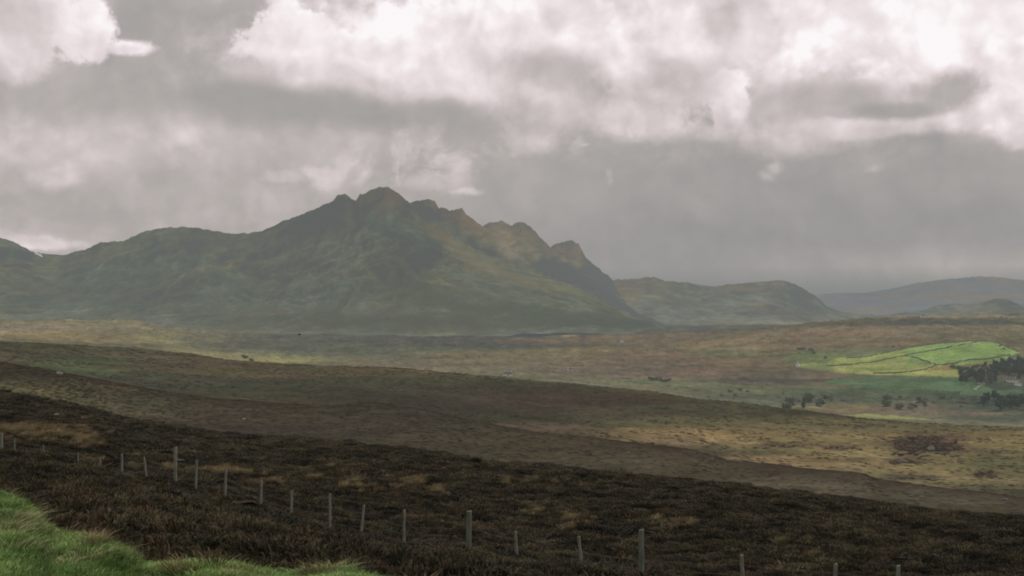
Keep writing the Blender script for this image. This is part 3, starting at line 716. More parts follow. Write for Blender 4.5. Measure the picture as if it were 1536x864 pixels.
def scatter(name, srcs, pts, rots, scl, mat, cat):
    """one 'stuff' object: points that carry instances of a few plant meshes"""
    n = len(pts); me = bpy.data.meshes.new(name)
    me.vertices.add(n); me.vertices.foreach_set('co', np.asarray(pts, np.float32).ravel())
    for nm, ty, arr in (('rot', 'FLOAT_VECTOR', rots), ('scl', 'FLOAT_VECTOR', scl)):
        a = me.attributes.new(nm, ty, 'POINT'); a.data.foreach_set('vector', np.asarray(arr, np.float32).ravel())
    a = me.attributes.new('pick', 'INT', 'POINT'); a.data.foreach_set('value', rng.integers(0, len(srcs), n).astype(np.int32))
    me.update(); ob = link(bpy.data.objects.new(name, me)); me.materials.append(mat)
    ng = bpy.data.node_groups.new(name, 'GeometryNodeTree')
    ng.interface.new_socket('Geometry', in_out='INPUT', socket_type='NodeSocketGeometry'); ng.interface.new_socket('Geometry', in_out='OUTPUT', socket_type='NodeSocketGeometry')
    N = ng.nodes.new; L = ng.links.new
    gi = N('NodeGroupInput'); go = N('NodeGroupOutput'); g2i = N('GeometryNodeGeometryToInstance')
    jg = N('GeometryNodeJoinGeometry')
    ins = N('GeometryNodeInstanceOnPoints'); ins.inputs['Pick Instance'].default_value = True
    for s in reversed(srcs):
        if 'tip' not in s.attributes: tipped(s, 0.0, max(v.co.z for v in s.vertices) * .85)
        s.materials.clear(); s.materials.append(mat)
        so_ = bpy.data.objects.new(name + '_plant', s)
        oi = N('GeometryNodeObjectInfo'); oi.inputs['Object'].default_value = so_; oi.inputs['As Instance'].default_value = True
        L(oi.outputs['Geometry'], g2i.inputs[0]) if False else L(oi.outputs['Geometry'], jg.inputs[0])
    def na(nm, dt):
        x = N('GeometryNodeInputNamedAttribute'); x.data_type = dt; x.inputs['Name'].default_value = nm; return x.outputs['Attribute']
    L(gi.outputs[0], ins.inputs['Points']); L(jg.outputs[0], ins.inputs['Instance'])
    L(na('pick', 'INT'), ins.inputs['Instance Index']); L(na('rot', 'FLOAT_VECTOR'), ins.inputs['Rotation']); L(na('scl', 'FLOAT_VECTOR'), ins.inputs['Scale'])
    L(ins.outputs[0], go.inputs[0])
    md = ob.modifiers.new('scatter', 'NODES'); md.node_group = ng
    tag(ob, cat, kind='stuff')
    return ob

def spots(n, Y0, Y1, u0=-0.46, u1=0.46, bias=2.0):
    """random points in a fan of depth Y0..Y1, even per square metre when bias is 2"""
    Y = (Y0 ** bias + rng.random(n) * (Y1 ** bias - Y0 ** bias)) ** (1 / bias)
    u = rng.uniform(u0, u1, n); return u * Y, Y

heather_mat = plant_material('heather', [(0.30, (0.010,0.009,0.006)), (0.40, (0.030,0.028,0.014)), (0.47, (0.054,0.041,0.023)), (0.54, (0.036,0.037,0.016)), (0.61, (0.068,0.047,0.028)), (0.70, (0.060,0.060,0.027)), (0.80, (0.11,0.085,0.048))], 0.20, 0.6)
hs = []
for k in range(4):
    me = tuft_mesh('heather_plant', 420, 0.55, 0.05, 0.14, 0.012, 1.5, dome=0.33, seed=20 + k)
    hs.append(add_dome(me, 0.52, 0.27, 30 + k, zoff=-0.06))
X_, Y_ = spots(46000, 12.5, 175, bias=1.45)
pxs = CX + F * X_ / Y_
ok = (Y_ > ip(pxs, vergeY) + 0.7) & (Y_ < ip(pxs, c1Y) * 1.04)
dens = fbm(X_ / 2.6, Y_ / 2.6, 4)
ok &= (dens > -0.27)
X_, Y_, dens = X_[ok], Y_[ok], dens[ok]
n = len(X_)
s = rng.uniform(0.55, 1.25, n) * np.interp(Y_, [12, 20, 60, 160], [0.62, 0.85, 1.15, 1.7]) * np.clip(1.05 + dens * 1.5, .45, 2.0)
sc = np.stack([s, s, np.clip(s, .4, 1.15) * rng.uniform(.7, 1.3, n) * np.interp(Y_, [20, 160], [1.0, .8])], -1)
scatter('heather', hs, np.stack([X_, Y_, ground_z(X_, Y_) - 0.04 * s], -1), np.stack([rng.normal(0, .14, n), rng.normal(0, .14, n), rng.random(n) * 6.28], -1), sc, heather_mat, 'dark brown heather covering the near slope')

# grey-brown rough heather on the next slope
hm2 = plant_material('pale_heather', [(0.30, (0.034,0.032,0.018)), (0.45, (0.058,0.052,0.031)), (0.58, (0.056,0.056,0.029)), (0.72, (0.085,0.075,0.045))], 0.03, 0.25)
X_, Y_ = spots(60000, 110, 320, bias=1.8)
pxs = CX + F * X_ / Y_
ok = (Y_ > ip(pxs, c1Y) * 1.12) & (Y_ < ip(pxs, c2Y) * 1.0) & (fbm(X_ / 9, Y_ / 9, 3) > -0.5)
X_, Y_ = X_[ok], Y_[ok]; n = len(X_)
s = rng.uniform(.4, 1.0, n) * np.interp(Y_, [100, 300], [0.8, 1.2]); sc = np.stack([s, s, s * rng.uniform(.12, .38, n)], -1)
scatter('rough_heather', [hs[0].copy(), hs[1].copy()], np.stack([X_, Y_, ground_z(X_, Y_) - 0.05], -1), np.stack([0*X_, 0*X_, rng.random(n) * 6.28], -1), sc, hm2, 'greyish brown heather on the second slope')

# heather islands on the khaki moor
PT = []
for (x, y, rx, ry, num) in [(1388,668,56,15,2600),(1358,693,34,4,160),(1180,668,46,4,120),(1262,671,32,5,120),(1480,712,22,6,110),(1365,716,36,4,90),(1500,690,40,4,60)]:
    for _ in range(num):
        a = rng.random() * 6.283; r = math.sqrt(rng.random()) * 1.25; qx = x + rx * r * math.cos(a); qy = y + ry * r * math.sin(a)
        if r + 1.1 * float(fbm(np.array([qx / 22.]), np.array([qy / 6.]), 4)[0]) > .85: continue
        PT.append(at(qx, qy, 250, 700))
PT = np.array(PT); n = len(PT); s = rng.uniform(.5, 1.2, n); sc = np.stack([s, s, s * .4], -1)
hm3 = plant_material('island_heather', [(0.3, (0.030,0.022,0.019)), (0.5, (0.060,0.042,0.036)), (0.75, (0.085,0.065,0.042))], 0.1, 0.3)
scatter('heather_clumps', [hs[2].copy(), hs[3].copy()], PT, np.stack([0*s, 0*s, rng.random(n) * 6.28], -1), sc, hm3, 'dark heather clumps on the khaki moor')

# rushes, bracken litter and heather tussocks that roughen the farther moor
tuss = plant_material('tussock', [(0.30, (0.060,0.054,0.032)), (0.44, (0.10,0.088,0.052)), (0.55, (0.09,0.092,0.050)), (0.66, (0.16,0.135,0.075)), (0.8, (0.19,0.17,0.09))], 0.012, 0.4)
X_, Y_ = spots(70000, 260, 1000, bias=1.5)
pxs = CX + F * X_ / Y_
ok = (Y_ > ip(pxs, c2Y) * 1.3) & (Y_ < ip(pxs, c3Y) * 1.02) & (fbm(X_ / 22, Y_ / 40, 5, .6) > rng.uniform(-.2, .7, len(X_)))
X_, Y_ = X_[ok], Y_[ok]; n = len(X_); s = rng.uniform(.5, 1.3, n) * np.interp(Y_, [300, 900], [1.1, 2.2])
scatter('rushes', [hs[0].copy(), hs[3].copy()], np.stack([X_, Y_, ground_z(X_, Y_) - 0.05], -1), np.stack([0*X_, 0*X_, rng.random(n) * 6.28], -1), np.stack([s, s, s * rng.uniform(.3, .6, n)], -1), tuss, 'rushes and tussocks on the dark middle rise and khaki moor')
tuss2 = plant_material('far_tussock', [(0.32, (0.035,0.040,0.026)), (0.5, (0.070,0.066,0.042)), (0.7, (0.12,0.11,0.065))], 0.006, 0.4)
X_, Y_ = spots(60000, 1300, 4000, bias=1.4)
pxs = CX + F * X_ / Y_; pyr = HY - ground_z(X_, Y_) / Y_ * F
infield = (pxs > 1185) & (pyr > 508) & (pyr < 592)
ok = ~infield & (fbm(X_ / 70 + 9, Y_ / 140, 5, .62) > rng.uniform(0, .8, len(X_)))
X_, Y_ = X_[ok], Y_[ok]; n = len(X_); s = rng.uniform(1.5, 4.5, n) * np.interp(Y_, [1300, 4000], [.8, 1.6])
scatter('far_rushes', [hs[1].copy(), hs[2].copy()], np.stack([X_, Y_, ground_z(X_, Y_) - 0.1], -1), np.stack([0*X_, 0*X_, rng.random(n) * 6.28], -1), np.stack([s, s, s * rng.uniform(.25, .5, n)], -1), tuss2, 'rough vegetation spread over the valley floor')

# straw-coloured moor grass among the heather
straw = plant_material('straw_grass', [(0.3, (0.13,0.10,0.045)), (0.5, (0.27,0.21,0.11)), (0.7, (0.17,0.16,0.07))], 0.5, 0.35)
gs = [tuft_mesh('moor_grass_plant', 90, 0.22, 0.22, 0.5, 0.007, 1.1, seed=50 + k, wind=(0.35, 0)) for k in range(3)]
PT = []
for (x, y, rx, ry, num) in [(20,652,40,6,220),(70,660,60,6,300),(125,666,24,10,160),(75,650,70,4,120),(247,708,9,4,26),(205,710,10,3,20),(318,715,30,4,70),(360,717,28,3,50),(420,731,26,3,40),(495,706,6,3,8),(470,725,10,2,10),(390,698,6,3,8),
        (527,735,18,5,40),(575,740,30,4,40),(630,728,26,9,60),(655,745,14,6,20),(775,728,30,5,30),(790,775,16,6,20),(860,790,22,12,40),(1190,820,22,6,16),(990,795,40,6,20),(1040,793,14,4,12),(200,694,8,4,10),(140,702,12,5,14),(840,730,16,4,12),(1255,835,60,8,14)]:
    for _ in range(num):
        a = rng.random() * 6.283; r = math.sqrt(rng.random())
        PT.append(at(x + rx * random.gauss(0, .62), y + ry * random.gauss(0, .62)))
PT = np.array(PT); n = len(PT); PT = PT[(PT[:, 1] > 22) & (fbm(PT[:, 0] / 1.3, PT[:, 1] / 1.3, 3) > -.02)]; n = len(PT)
s = rng.uniform(.4, .95, n)
PT[:, 2] += np.interp(PT[:, 1], [12, 40, 90], [0.05, .16, .30])
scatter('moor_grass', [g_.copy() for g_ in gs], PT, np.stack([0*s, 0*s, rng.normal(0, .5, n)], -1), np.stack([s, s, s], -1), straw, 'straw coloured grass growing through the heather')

# the green roadside verge
vg = plant_material('verge_grass', [(0.30, (0.12,0.21,0.070)), (0.40, (0.18,0.31,0.092)), (0.52, (0.24,0.39,0.115)), (0.62, (0.32,0.41,0.145)), (0.70, (0.42,0.42,0.20)), (0.82, (0.44,0.36,0.22))], 0.8, 0.35)
vs_ = [tuft_mesh('grass_plant', 56, 0.12, 0.025, 0.085, 0.0030, 1.1, seed=70 + k, wind=(0.10, -0.05)) for k in range(4)]
X_ = rng.uniform(-9, 6, 90000); Y_ = rng.uniform(5.5, 16, 90000)
pxs = CX + F * X_ / Y_
ok = (Y_ < ip(pxs, vergeY) + 0.75 + 0.9 * fbm(X_ / .7, Y_ / .7, 4)) & (pxs > -260) & (pxs < 1100)
X_, Y_ = X_[ok], Y_[ok]; n = len(X_)
q = fbm(X_ / .9 + 3, Y_ / .9, 4)
s = rng.uniform(.6, 1.15, n) * (1 + .55 * np.clip(q, -.6, 1))
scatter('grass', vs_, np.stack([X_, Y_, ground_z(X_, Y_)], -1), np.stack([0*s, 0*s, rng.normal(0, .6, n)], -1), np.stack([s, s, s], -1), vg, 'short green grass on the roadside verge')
# longer wind-combed grass on the edge of the verge
lg = plant_material('long_grass', [(0.3, (0.24,0.33,0.12)), (0.5, (0.38,0.38,0.19)), (0.7, (0.48,0.42,0.27))], 1.2, 0.3)
ls = [tuft_mesh('long_grass_plant', 30, 0.09, 0.06, 0.19, 0.0028, 1.5, seed=90 + k, wind=(0.3, -0.1)) for k in range(3)]
PT = []
for (x, y, rx, ry, num) in [(30,785,22,10,60),(22,800,24,10,50),(90,790,24,5,20),(150,806,30,5,26),(40,750,16,5,14),(120,795,20,4,16),(190,832,16,5,14),(490,852,24,7,60),(530,853,30,6,40),(350,842,20,4,24),(250,842,30,4,20),(430,856,20,4,16),(60,825,40,5,16),(150,835,30,6,12),(90,848,20,6,12),(3,748,12,6,10),(300,842,20,3,14),(570,860,26,5,26)]:
    for _ in range(num):
        a = rng.random() * 6.283; r = math.sqrt(rng.random())
        PT.append(at(x + rx * r * math.cos(a), y + ry * r * math.sin(a), 0, 14.2))
PT = np.array(PT)[::2]; n = len(PT); s = rng.uniform(.6, 1.05, n)
scatter('long_grass', ls, PT, np.stack([0*s, 0*s, rng.normal(0, .4, n)], -1), np.stack([s, s, s*.8], -1), lg, 'longer pale grass combed over by the wind on the verge')

PT = []
for _ in range(46):
    x = random.uniform(-40, 640); y = float(ip(x, verge)) + random.gauss(-3, 7); p_ = at(x, y, 0, 16.5)
    PT.append(p_)
PT = np.array(PT); n = len(PT); s = rng.uniform(.2, .5, n)
scatter('dead_grass', gs, PT, np.stack([0*s, 0*s, rng.normal(0, 1.5, n)], -1), np.stack([s, s, s * .8], -1), straw, 'dead straw grass along the ragged edge of the verge')

# ------------------------------------------------------------------ the fence
def wood_material(name, c1, c2, c3):
    m, t, b = material(name, 0.88, 0.2)
    tc = t.n('ShaderNodeNewGeometry').outputs['Position']
    st_ = t.vm('MULTIPLY', tc, (40, 40, 3.0))
    f = t.noise(st_, 1.0, 6, 0.65).outputs['Fac']; g = t.noise(tc, 3.0, 5, .6).outputs['Fac']
    c = t.mix(t.mr(f, .35, .65, 0, 1), (*c1, 1), (*c2, 1)); c = t.mix(t.mr(g, .5, .62, 0, .7), c, (*c3, 1))
    t.l.new(c, b.inputs['Base Color'])
    bp = t.n('ShaderNodeBump'); bp.inputs['Strength'].default_value = .6; bp.inputs['Distance'].default_value = .01
    t.l.new(f, bp.inputs['Height']); t.l.new(bp.outputs[0], b.inputs['Normal'])
    return m
grey_wood = wood_material('weathered_wood', (0.12,0.125,0.10), (0.25,0.25,0.21), (0.10,0.13,0.075))
dark_wood = wood_material('mossy_wood', (0.08,0.095,0.075), (0.17,0.19,0.15), (0.08,0.11,0.06))
wire_mat = noisy('galvanised_wire', (0.16,0.16,0.15), (0.09,0.08,0.07), 2.0, 0.6, 0.5)
fp = at(703, 812, 30, 80)
FY = lambda px: float(ip(px, fenceY))
fence = empty('post_and_wire_fence', ((703 - CX) / F * FY(703), FY(703), 0))
tag(fence, 'old grey post and wire fence running down across the dark heather', 'fence')
FO = fence.location
# photo column, photo row of the top, radius, lean in x, strainer?
POSTS = [(-190,600,.05,.02,0),(-150,612,.05,-.02,0),(-105,622,.05,.0,0),(-60,632,.05,.03,0),(-25,640,.05,0,0),(2,651,.075,.01,1),(22,657,.03,.0,0),(65,668,.03,.02,0),(117,679,.03,.03,0),(150,687,.036,.0,0),(183,681,.048,-.01,0),(219,686,.045,-.13,0),(263,671,.075,.0,1),(294,690,.05,.03,0),(338,704,.05,.03,0),(391,722,.052,.04,0),(437,737,.05,.02,0),(495,741,.05,.0,0),(543,758,.05,.10,0),(606,765,.05,.01,0),
 (703,767,.095,.02,1),(775,797,.052,-.06,0),(872,805,.052,-.09,0),(962,795,.095,.0,1),(1115,833,.055,-.06,0),(1252,846,.055,.03,0),(1346,849,.055,.04,0),(1475,872,.055,0,0),(1600,892,.055,.03,0),(1760,915,.09,0,1),(1930,938,.055,.0,0)]
TOPS = []
for px, pt, rad, lean, strain in POSTS:
    Y = FY(px); x = (px - CX) / F * Y; gz = float(ground_z(x, Y)); zt = (HY - pt) / F * Y
    hgt = zt - gz; m = MB()
    segs = 6; pts = []; rads = []
    for k in range(segs + 1):
        s_ = -0.15 + (1.15) * k / segs
        pts.append((x + lean * hgt * (s_ - .4) + rng.normal() * .003, Y + rng.normal() * .003, gz + hgt * s_)); rads.append(rad * (1.06 - .12 * max(s_, 0)) * (1 + rng.normal() * .03))
    pts.append((pts[-1][0], pts[-1][1], pts[-1][2] + 0.015)); rads.append(rads[-1] * .72)
    P_ = [(a - FO[0], b - FO[1], c) for a, b, c in pts]
    m.tube(P_, rads, 9)
    # slanting saw-cut top
    nlast = 9
    for i in range(len(m.v) - nlast, len(m.v)):
        v = m.v[i]; m.v[i] = (v[0], v[1], v[2] + (v[0] - P_[-1][0]) * .35)
    o = m.build('strainer_post' if strain else 'post', dark_wood if (strain and px > 600) else grey_wood, fence, smooth=False)
    if strain: o['label'] = 'thicker fence post'
    TOPS.append((x + lean * hgt * .5 - FO[0], Y - FO[1], gz, zt, rad))
# three slack wires, stapled to the near faces of the posts
for frac in (0.90, 0.66, 0.42):
    m = MB(); pts = []
    for i, (x, y, gz, zt, rad) in enumerate(TOPS):
        z = gz + (min(zt - gz, 1.15)) * frac
        if i:
            px_, py_, pz_ = pts[-1]; sag = 0.03
            for f_ in (.33, .66): pts.append((px_ + (x - px_) * f_, py_ + (y - rad - py_) * f_, pz_ + (z - pz_) * f_ - sag))
        pts.append((x, y - rad - .004, z))
    m.tube(pts, [0.0045] * len(pts), 5)
    m.build('wire', wire_mat, fence)
# the short rail nailed to the tall post
Y = FY(263); x0 = (264 - CX) / F * Y - FO[0]; x1 = (277 - CX) / F * Y - FO[0]; zz = (HY - 689.5) / F * Y
m = MB(); m.tube([(x0, Y - FO[1] - .09, zz), ((x0 + x1) / 2, Y - FO[1] - .09, zz - .01), (x1, Y - FO[1] - .05, zz + .0)], [.028, .026, .022], 7)
m.build('rail', grey_wood, fence)

# ------------------------------------------------------------------ stones
def boulder(px, py, w, label, mat, squash=.6, Ymin=8, Ymax=1e9, seed=0, group=None, name='boulder'):
    x, y, z = at(px, py, Ymin, Ymax); r = np.random.default_rng(seed); V = []; Fc = []
    nu, nv = 14, 9
    for j in range(nv + 1):
        ph = -math.pi / 2 + math.pi * j / nv
        for i in range(nu):
            th = 2 * math.pi * i / nu
            V.append([math.cos(ph) * math.cos(th), math.cos(ph) * math.sin(th), math.sin(ph)])
    V = np.array(V); dirs = r.normal(size=(9, 3)); dirs /= np.linalg.norm(dirs, axis=1)[:, None]
    for d in dirs:   # flat broken faces
        k = V @ d; lim = r.uniform(.55, .85); V -= np.outer(np.clip(k - lim, 0, None), d)
    V += r.normal(size=V.shape) * .025
    V *= np.array([w / 2, w / 2 * r.uniform(.7, 1), w / 2 * squash])
    for j in range(nv):
        for i in range(nu):
            a = j * nu + i; b = j * nu + (i + 1) % nu; Fc.append((a, b, b + nu, a + nu))
    m = MB(); m.add(V + np.array([0, 0, w * squash * .22]), Fc); o = m.build(name, mat)
    o.location = (x, y, z); o.rotation_euler = (0, 0, r.random() * .6)
    return tag(o, label, 'boulder', group)
pale = noisy('pale_stone', (0.20,0.19,0.17), (0.32,0.30,0.26), 1.5, bump=.04)
grey = noisy('grey_stone', (0.12,0.12,0.11), (0.2,0.19,0.17), 1.0, bump=.04)
boulder(89, 562, 1.7, 'pale grey boulder on the dark lip of the second slope', pale, .5, 200, 320, 1)
boulder(84, 628, .7, 'small white stone in the dark heather at the left edge of the near slope', pale, .9, 60, 160, 2)
boulder(1226, 649, 2.0, 'pale flat boulder lying alone on the khaki moor, the longer of the two', pale, .42, 350, 700, 3)
boulder(1235, 651, 1.0, 'smaller pale boulder lying beside the long flat one on the moor', pale, .5, 350, 700, 4)
boulder(1396, 676, 3.0, 'grey boulder half sunk in the dark heather knoll', grey, .75, 300, 700, 5)
boulder(1352, 693, 3.2, 'low grey rock slab in the heather in front of the dark knoll', grey, .3, 300, 700, 6)
boulder(1377, 681, 2.2, 'low grey stone between the rock slab and the knoll boulder', grey, .4, 300, 700, 7)
boulder(172, 784, .55, 'grey stone in the brown heather just beyond the green verge', grey, .5, 15, 60, 8)
boulder(366, 629, .6, 'small pale stone on the greyish slope above the fence', pale, .5, 100, 300, 9)
boulder(1507, 750, .8, 'pale stone low on the far heather bank at the lower right', grey, .35, 110, 200, 10)
boulder(942, 680, .5, 'small pale stone on the middle of the second slope', pale, .5, 120, 300, 12)

# ------------------------------------------------------------------ field walls
wall_m = noisy('dry_stone', (0.07,0.085,0.055), (0.12,0.13,0.09), 0.5, bump=.1)
def field_wall(pts, label, hgt=1.5):
    P_ = []
    for (x0, y0), (x1, y1) in zip(pts[:-1], pts[1:]):
        k = max(2, int(abs(x1 - x0) / 3))
        for i in range(k): P_.append((x0 + (x1 - x0) * i / k, y0 + (y1 - y0) * i / k))
    P_.append(pts[-1]); G = [at(a, b, 1300, 3200) for a, b in P_]
    # the walls climb steadily: smooth the depth found for each pixel
    Ys = np.array([g[1] for g in G]); Xs = np.array([g[0] for g in G])
    for _ in range(2):
        Ys[1:-1] = (Ys[:-2] + Ys[1:-1] * 2 + Ys[2:]) / 4; Xs[1:-1] = (Xs[:-2] + Xs[1:-1] * 2 + Xs[2:]) / 4
    o0 = (Xs[0], Ys[0], float(ground_z(Xs[0], Ys[0]))); V = []; Fc = []
    for i in range(len(Xs)):
        a = max(0, i - 1); b = min(len(Xs) - 1, i + 1); t_ = np.array([Xs[b] - Xs[a], Ys[b] - Ys[a]]); t_ /= np.linalg.norm(t_); nn = np.array([-t_[1], t_[0]])
        g = float(ground_z(Xs[i], Ys[i])); hh = hgt * rng.uniform(.85, 1.15)
        for s_, zz in ((-1.1, -1.5), (-.7, hh * .8), (0, hh), (.7, hh * .8), (1.1, -1.5)):
            V.append((Xs[i] + nn[0] * s_ - o0[0], Ys[i] + nn[1] * s_ - o0[1], g + zz - o0[2]))
    n_ = 5
    for i in range(len(Xs) - 1):
        for k in range(n_ - 1): Fc.append((i*n_+k, (i+1)*n_+k, (i+1)*n_+k+1, i*n_+k+1))
    m = MB(); m.add(V, Fc); o = m.build('field_wall', wall_m); o.location = o0
    return tag(o, label, 'wall')
field_wall([(1270,537.5),(1300,535),(1340,527),(1370,520),(1400,516),(1460,511.5),(1490,512.5),(1510,520.5),(1528,528)], 'dark field wall along the top edge of the bright green field')
field_wall([(1240,549),(1265,548),(1310,543.5),(1350,534.5),(1400,525.5),(1440,518),(1468,512.5)], 'long dark field wall climbing through the middle of the green field')
field_wall([(1358,533.5),(1375,537),(1392,543),(1404,547.5)], 'short cross wall joining the middle and lower walls of the green field')
field_wall([(1310,560.5),(1350,559.5),(1385,555),(1410,547.5),(1430,546),(1450,540),(1480,539),(1500,535),(1515,532)], 'winding dark wall along the lower side of the green field', 1.7)

# ------------------------------------------------------------------ cottages
white = noisy('whitewash', (0.80,0.80,0.77), (0.70,0.70,0.66), 0.6)
slate = noisy('slate', (0.07,0.075,0.08), (0.12,0.12,0.125), 1.5)
glass = noisy('window_dark', (0.02,0.025,0.03), (0.035,0.04,0.045), 1.0, 0.15, 0.6)
doorp = noisy('door_paint', (0.05,0.09,0.07), (0.04,0.07,0.06), 1.0, .5)
def cottage(px, py, L, Wd, eave, ridge, rz, label, walls=white, Ymin=700, Ymax=6000, group=None):
    x, y, z = at(px, py, Ymin, Ymax); r = empty('cottage', (x, y, z), rz)
    tag(r, label, 'cottage', group)
    m = MB(); a, b = L / 2, Wd / 2
    m.add([(-a,-b,-1),(a,-b,-1),(a,b,-1),(-a,b,-1),(-a,-b,eave),(a,-b,eave),(a,b,eave),(-a,b,eave),(-a,0,ridge),(a,0,ridge)],
          [(0,1,5,4),(1,2,6,9,5),(2,3,7,6),(3,0,4,8,7),(4,5,9,8),(6,7,8,9)])
    m.build('wall', walls, r)
    m = MB(); ov = .35; tk = .18; sl = (ridge - eave) / b
    for s_ in (-1, 1):
        e = (b + ov) * s_; ze = eave - ov * sl
        m.add([(-a-ov, e, ze + .05), (a+ov, e, ze + .05), (a+ov, 0, ridge + .05), (-a-ov, 0, ridge + .05), (-a-ov, e, ze + .05 + tk), (a+ov, e, ze + .05 + tk), (a+ov, 0, ridge + .05 + tk), (-a-ov, 0, ridge + .05 + tk)],
              [(0,1,2,3),(4,7,6,5),(0,4,5,1),(1,5,6,2),(2,6,7,3),(3,7,4,0)])
    rf = m.build('roof', slate, r)
    for s_ in (-1, 1):
        m = MB(); m.box(s_ * (a - .55) - .4, s_ * (a - .55) + .4, -.45, .45, ridge - .5, ridge + 1.1); m.build('chimney', walls, rf)
    for wx_ in (-L * .3, L * .3):
        for side_ in (-1, 1):
            m = MB(); m.box(wx_ - .55, wx_ + .55, side_ * b - .04, side_ * b + .04, 1.0, 2.2); m.build('window', glass, r)
    m = MB(); m.box(-.5, .5, -b - .05, -b + .05, 0, 2.1); m.build('door', doorp, r)
    for side_ in (-1, 1):
        m = MB(); m.box(side_ * a - .04, side_ * a + .04, -.45, .45, eave * .6, eave * .6 + 1.1); m.build('window', glass, r)
    return r
cottage(1197, 549.5, 9, 5.2, 4.6, 7.0, math.radians(70), 'white cottage standing alone at the left tip of the bright green field')
cottage(1384, 475, 10, 6, 2.6, 4.8, math.radians(20), 'tiny white cottage on the skyline of the moor above the field', Ymin=2500, Ymax=4300)
cottage(933, 513, 9, 6, 3.4, 6.2, math.radians(60), 'tiny white cottage at the foot of the mountain', Ymin=2500)
cottage(1472, 577, 9, 5.5, 2.6, 4.6, math.radians(35), 'white cottage at the end of the pale drive in front of the dark trees')
cottage(1516, 573, 13, 6, 3.0, 5.4, math.radians(5), 'long pale cottage, farther left of the two among the trees')
cottage(1527, 578, 9, 6, 3.0, 5.2, math.radians(50), 'pale cottage nearest the frame edge among the dark trees')
cottage(855, 556, 7, 5, 2.2, 3.8, math.radians(30), 'tiny pale cottage alone on the open brown valley floor', Ymin=1000)
cottage(762, 563.5, 8, 5, 2.0, 3.4, math.radians(10), 'tiny pale cottage just beyond the crest of the dark middle rise', Ymin=900)
# the drive
drive_m = noisy('drive_gravel', (0.30,0.28,0.25), (0.24,0.22,0.2), .5)
dp = [at(a, b, 1000, 3000) for a, b in ((1462,585.5),(1464,583.5),(1467,581),(1470,578.5))]
m = MB(); V = []
for (x, y, z) in dp: V += [(x - 1.6, y, z + .5), (x + 1.6, y, z + .5)]
m.add(V, [(2*i, 2*i+1, 2*i+3, 2*i+2) for i in range(len(dp) - 1)]); tag(m.build('drive', drive_m), kind='structure')

# ------------------------------------------------------------------ trees and shrubs
bark = noisy('bark', (0.06,0.05,0.04), (0.10,0.085,0.07), 3.0)
leaf_dark = noisy('dark_foliage', (0.050,0.085,0.062), (0.095,0.135,0.09), .35, objrand=.3)
leaf_mid = noisy('mid_foliage', (0.09,0.14,0.08), (0.15,0.20,0.11), .35, objrand=.3)
leaf_pale = noisy('pale_foliage', (0.19,0.22,0.14), (0.27,0.29,0.20), .35, objrand=.3)
def leaves(n, fn, size, seed):
    r = np.random.default_rng(seed); V = []; Fc = []
    for i in range(n):
        p, outw = fn(r); d = r.normal(size=3); d /= np.linalg.norm(d); e = np.cross(d, r.normal(size=3)); e /= np.linalg.norm(e); s_ = size * r.uniform(.6, 1.4)
        k = len(V); V += [p + d * s_, p + e * s_ * .7, p - d * s_ * .8, p - e * s_ * .6]; Fc.append((k, k+1, k+2, k+3))
    return V, Fc
def make_tree(kind, seed):
    r0 = np.random.default_rng(seed); o = empty('tree', (0, 0, 0)); m = MB()
    if kind == 'conifer':
        H_ = 13; m.tube([(0,0,-1),(0,0,H_*.4),(.1,0,H_*.8),(.1,.05,H_)], [.32,.24,.1,.03], 6)
        for k in range(14):
            z = 2 + k * .75; a = r0.random() * 6.28; l = (1 - z / H_) * 3.4 + .3; m.tube([(0,0,z),(l*math.cos(a)*.6,l*math.sin(a)*.6,z-.1),(l*math.cos(a),l*math.sin(a),z-.35)], [.07,.05,.02], 4)
        def fn(r):
            z = H_ * (.10 + .92 * r.random() ** 1.15); w = (1 - z / (H_ * 1.04)) * 3.5 * (.75 + .35 * math.sin(z * 2.3 + seed)) + .15; a = r.random() * 6.28; q = w * math.sqrt(r.random())
            return np.array([q * math.cos(a), q * math.sin(a), z - q * .15]), None
        V, Fc = leaves(900, fn, .62, seed)
    else:
        H_ = 10; m.tube([(0,0,-1),(.1,0,1.5),(-.1,.1,4),(.1,0,7)], [.42,.33,.22,.08], 7)
        lobes = []
        for k in range(11):
            a = k * 2.4 + r0.random(); z = r0.uniform(3.4, 8.8); q = r0.uniform(1.0, 3.3) * (1 - abs(z - 5.6) / 7)
            c = np.array([q * math.cos(a), q * math.sin(a), z]); lobes.append((c, r0.uniform(1.0, 1.9)))
            m.tube([(0, 0, z * .5), tuple(c * .6 + np.array([0, 0, z * .12])), tuple(c)], [.14, .09, .03], 4)
        def fn(r):
            c, q = lobes[r.integers(len(lobes))]; d = r.normal(size=3); d /= np.linalg.norm(d); return c + d * q * r.random() ** .4, None
        V, Fc = leaves(1300, fn, .62, seed)
    m.build('trunk', bark, o); mc = MB(); mc.add(V, Fc); mc.build('crown', leaf_dark, o)
    return o
def make_shrub(seed, mat):
    o = empty('shrub', (0, 0, 0)); r0 = np.random.default_rng(seed); m = MB(); lobes = []
    for k in range(6):
        a = k * 1.05 + r0.random(); l = r0.uniform(.8, 2.2); c = np.array([math.cos(a) * 1.6, math.sin(a) * 1.6, l]); lobes.append((c, r0.uniform(.9, 1.4)))
        m.tube([(0,0,-.4), tuple(c * .5), tuple(c)], [.10,.07,.02], 4)
    m.build('stem', bark, o)
    def fn(r):
        c, q = lobes[r.integers(len(lobes))]; d = r.normal(size=3); d /= np.linalg.norm(d); return c + d * q * r.random() ** .4, None
    V, Fc = leaves(420, fn, .42, seed); mc = MB(); mc.add(V, Fc); mc.build('foliage', mat, o)
    return o
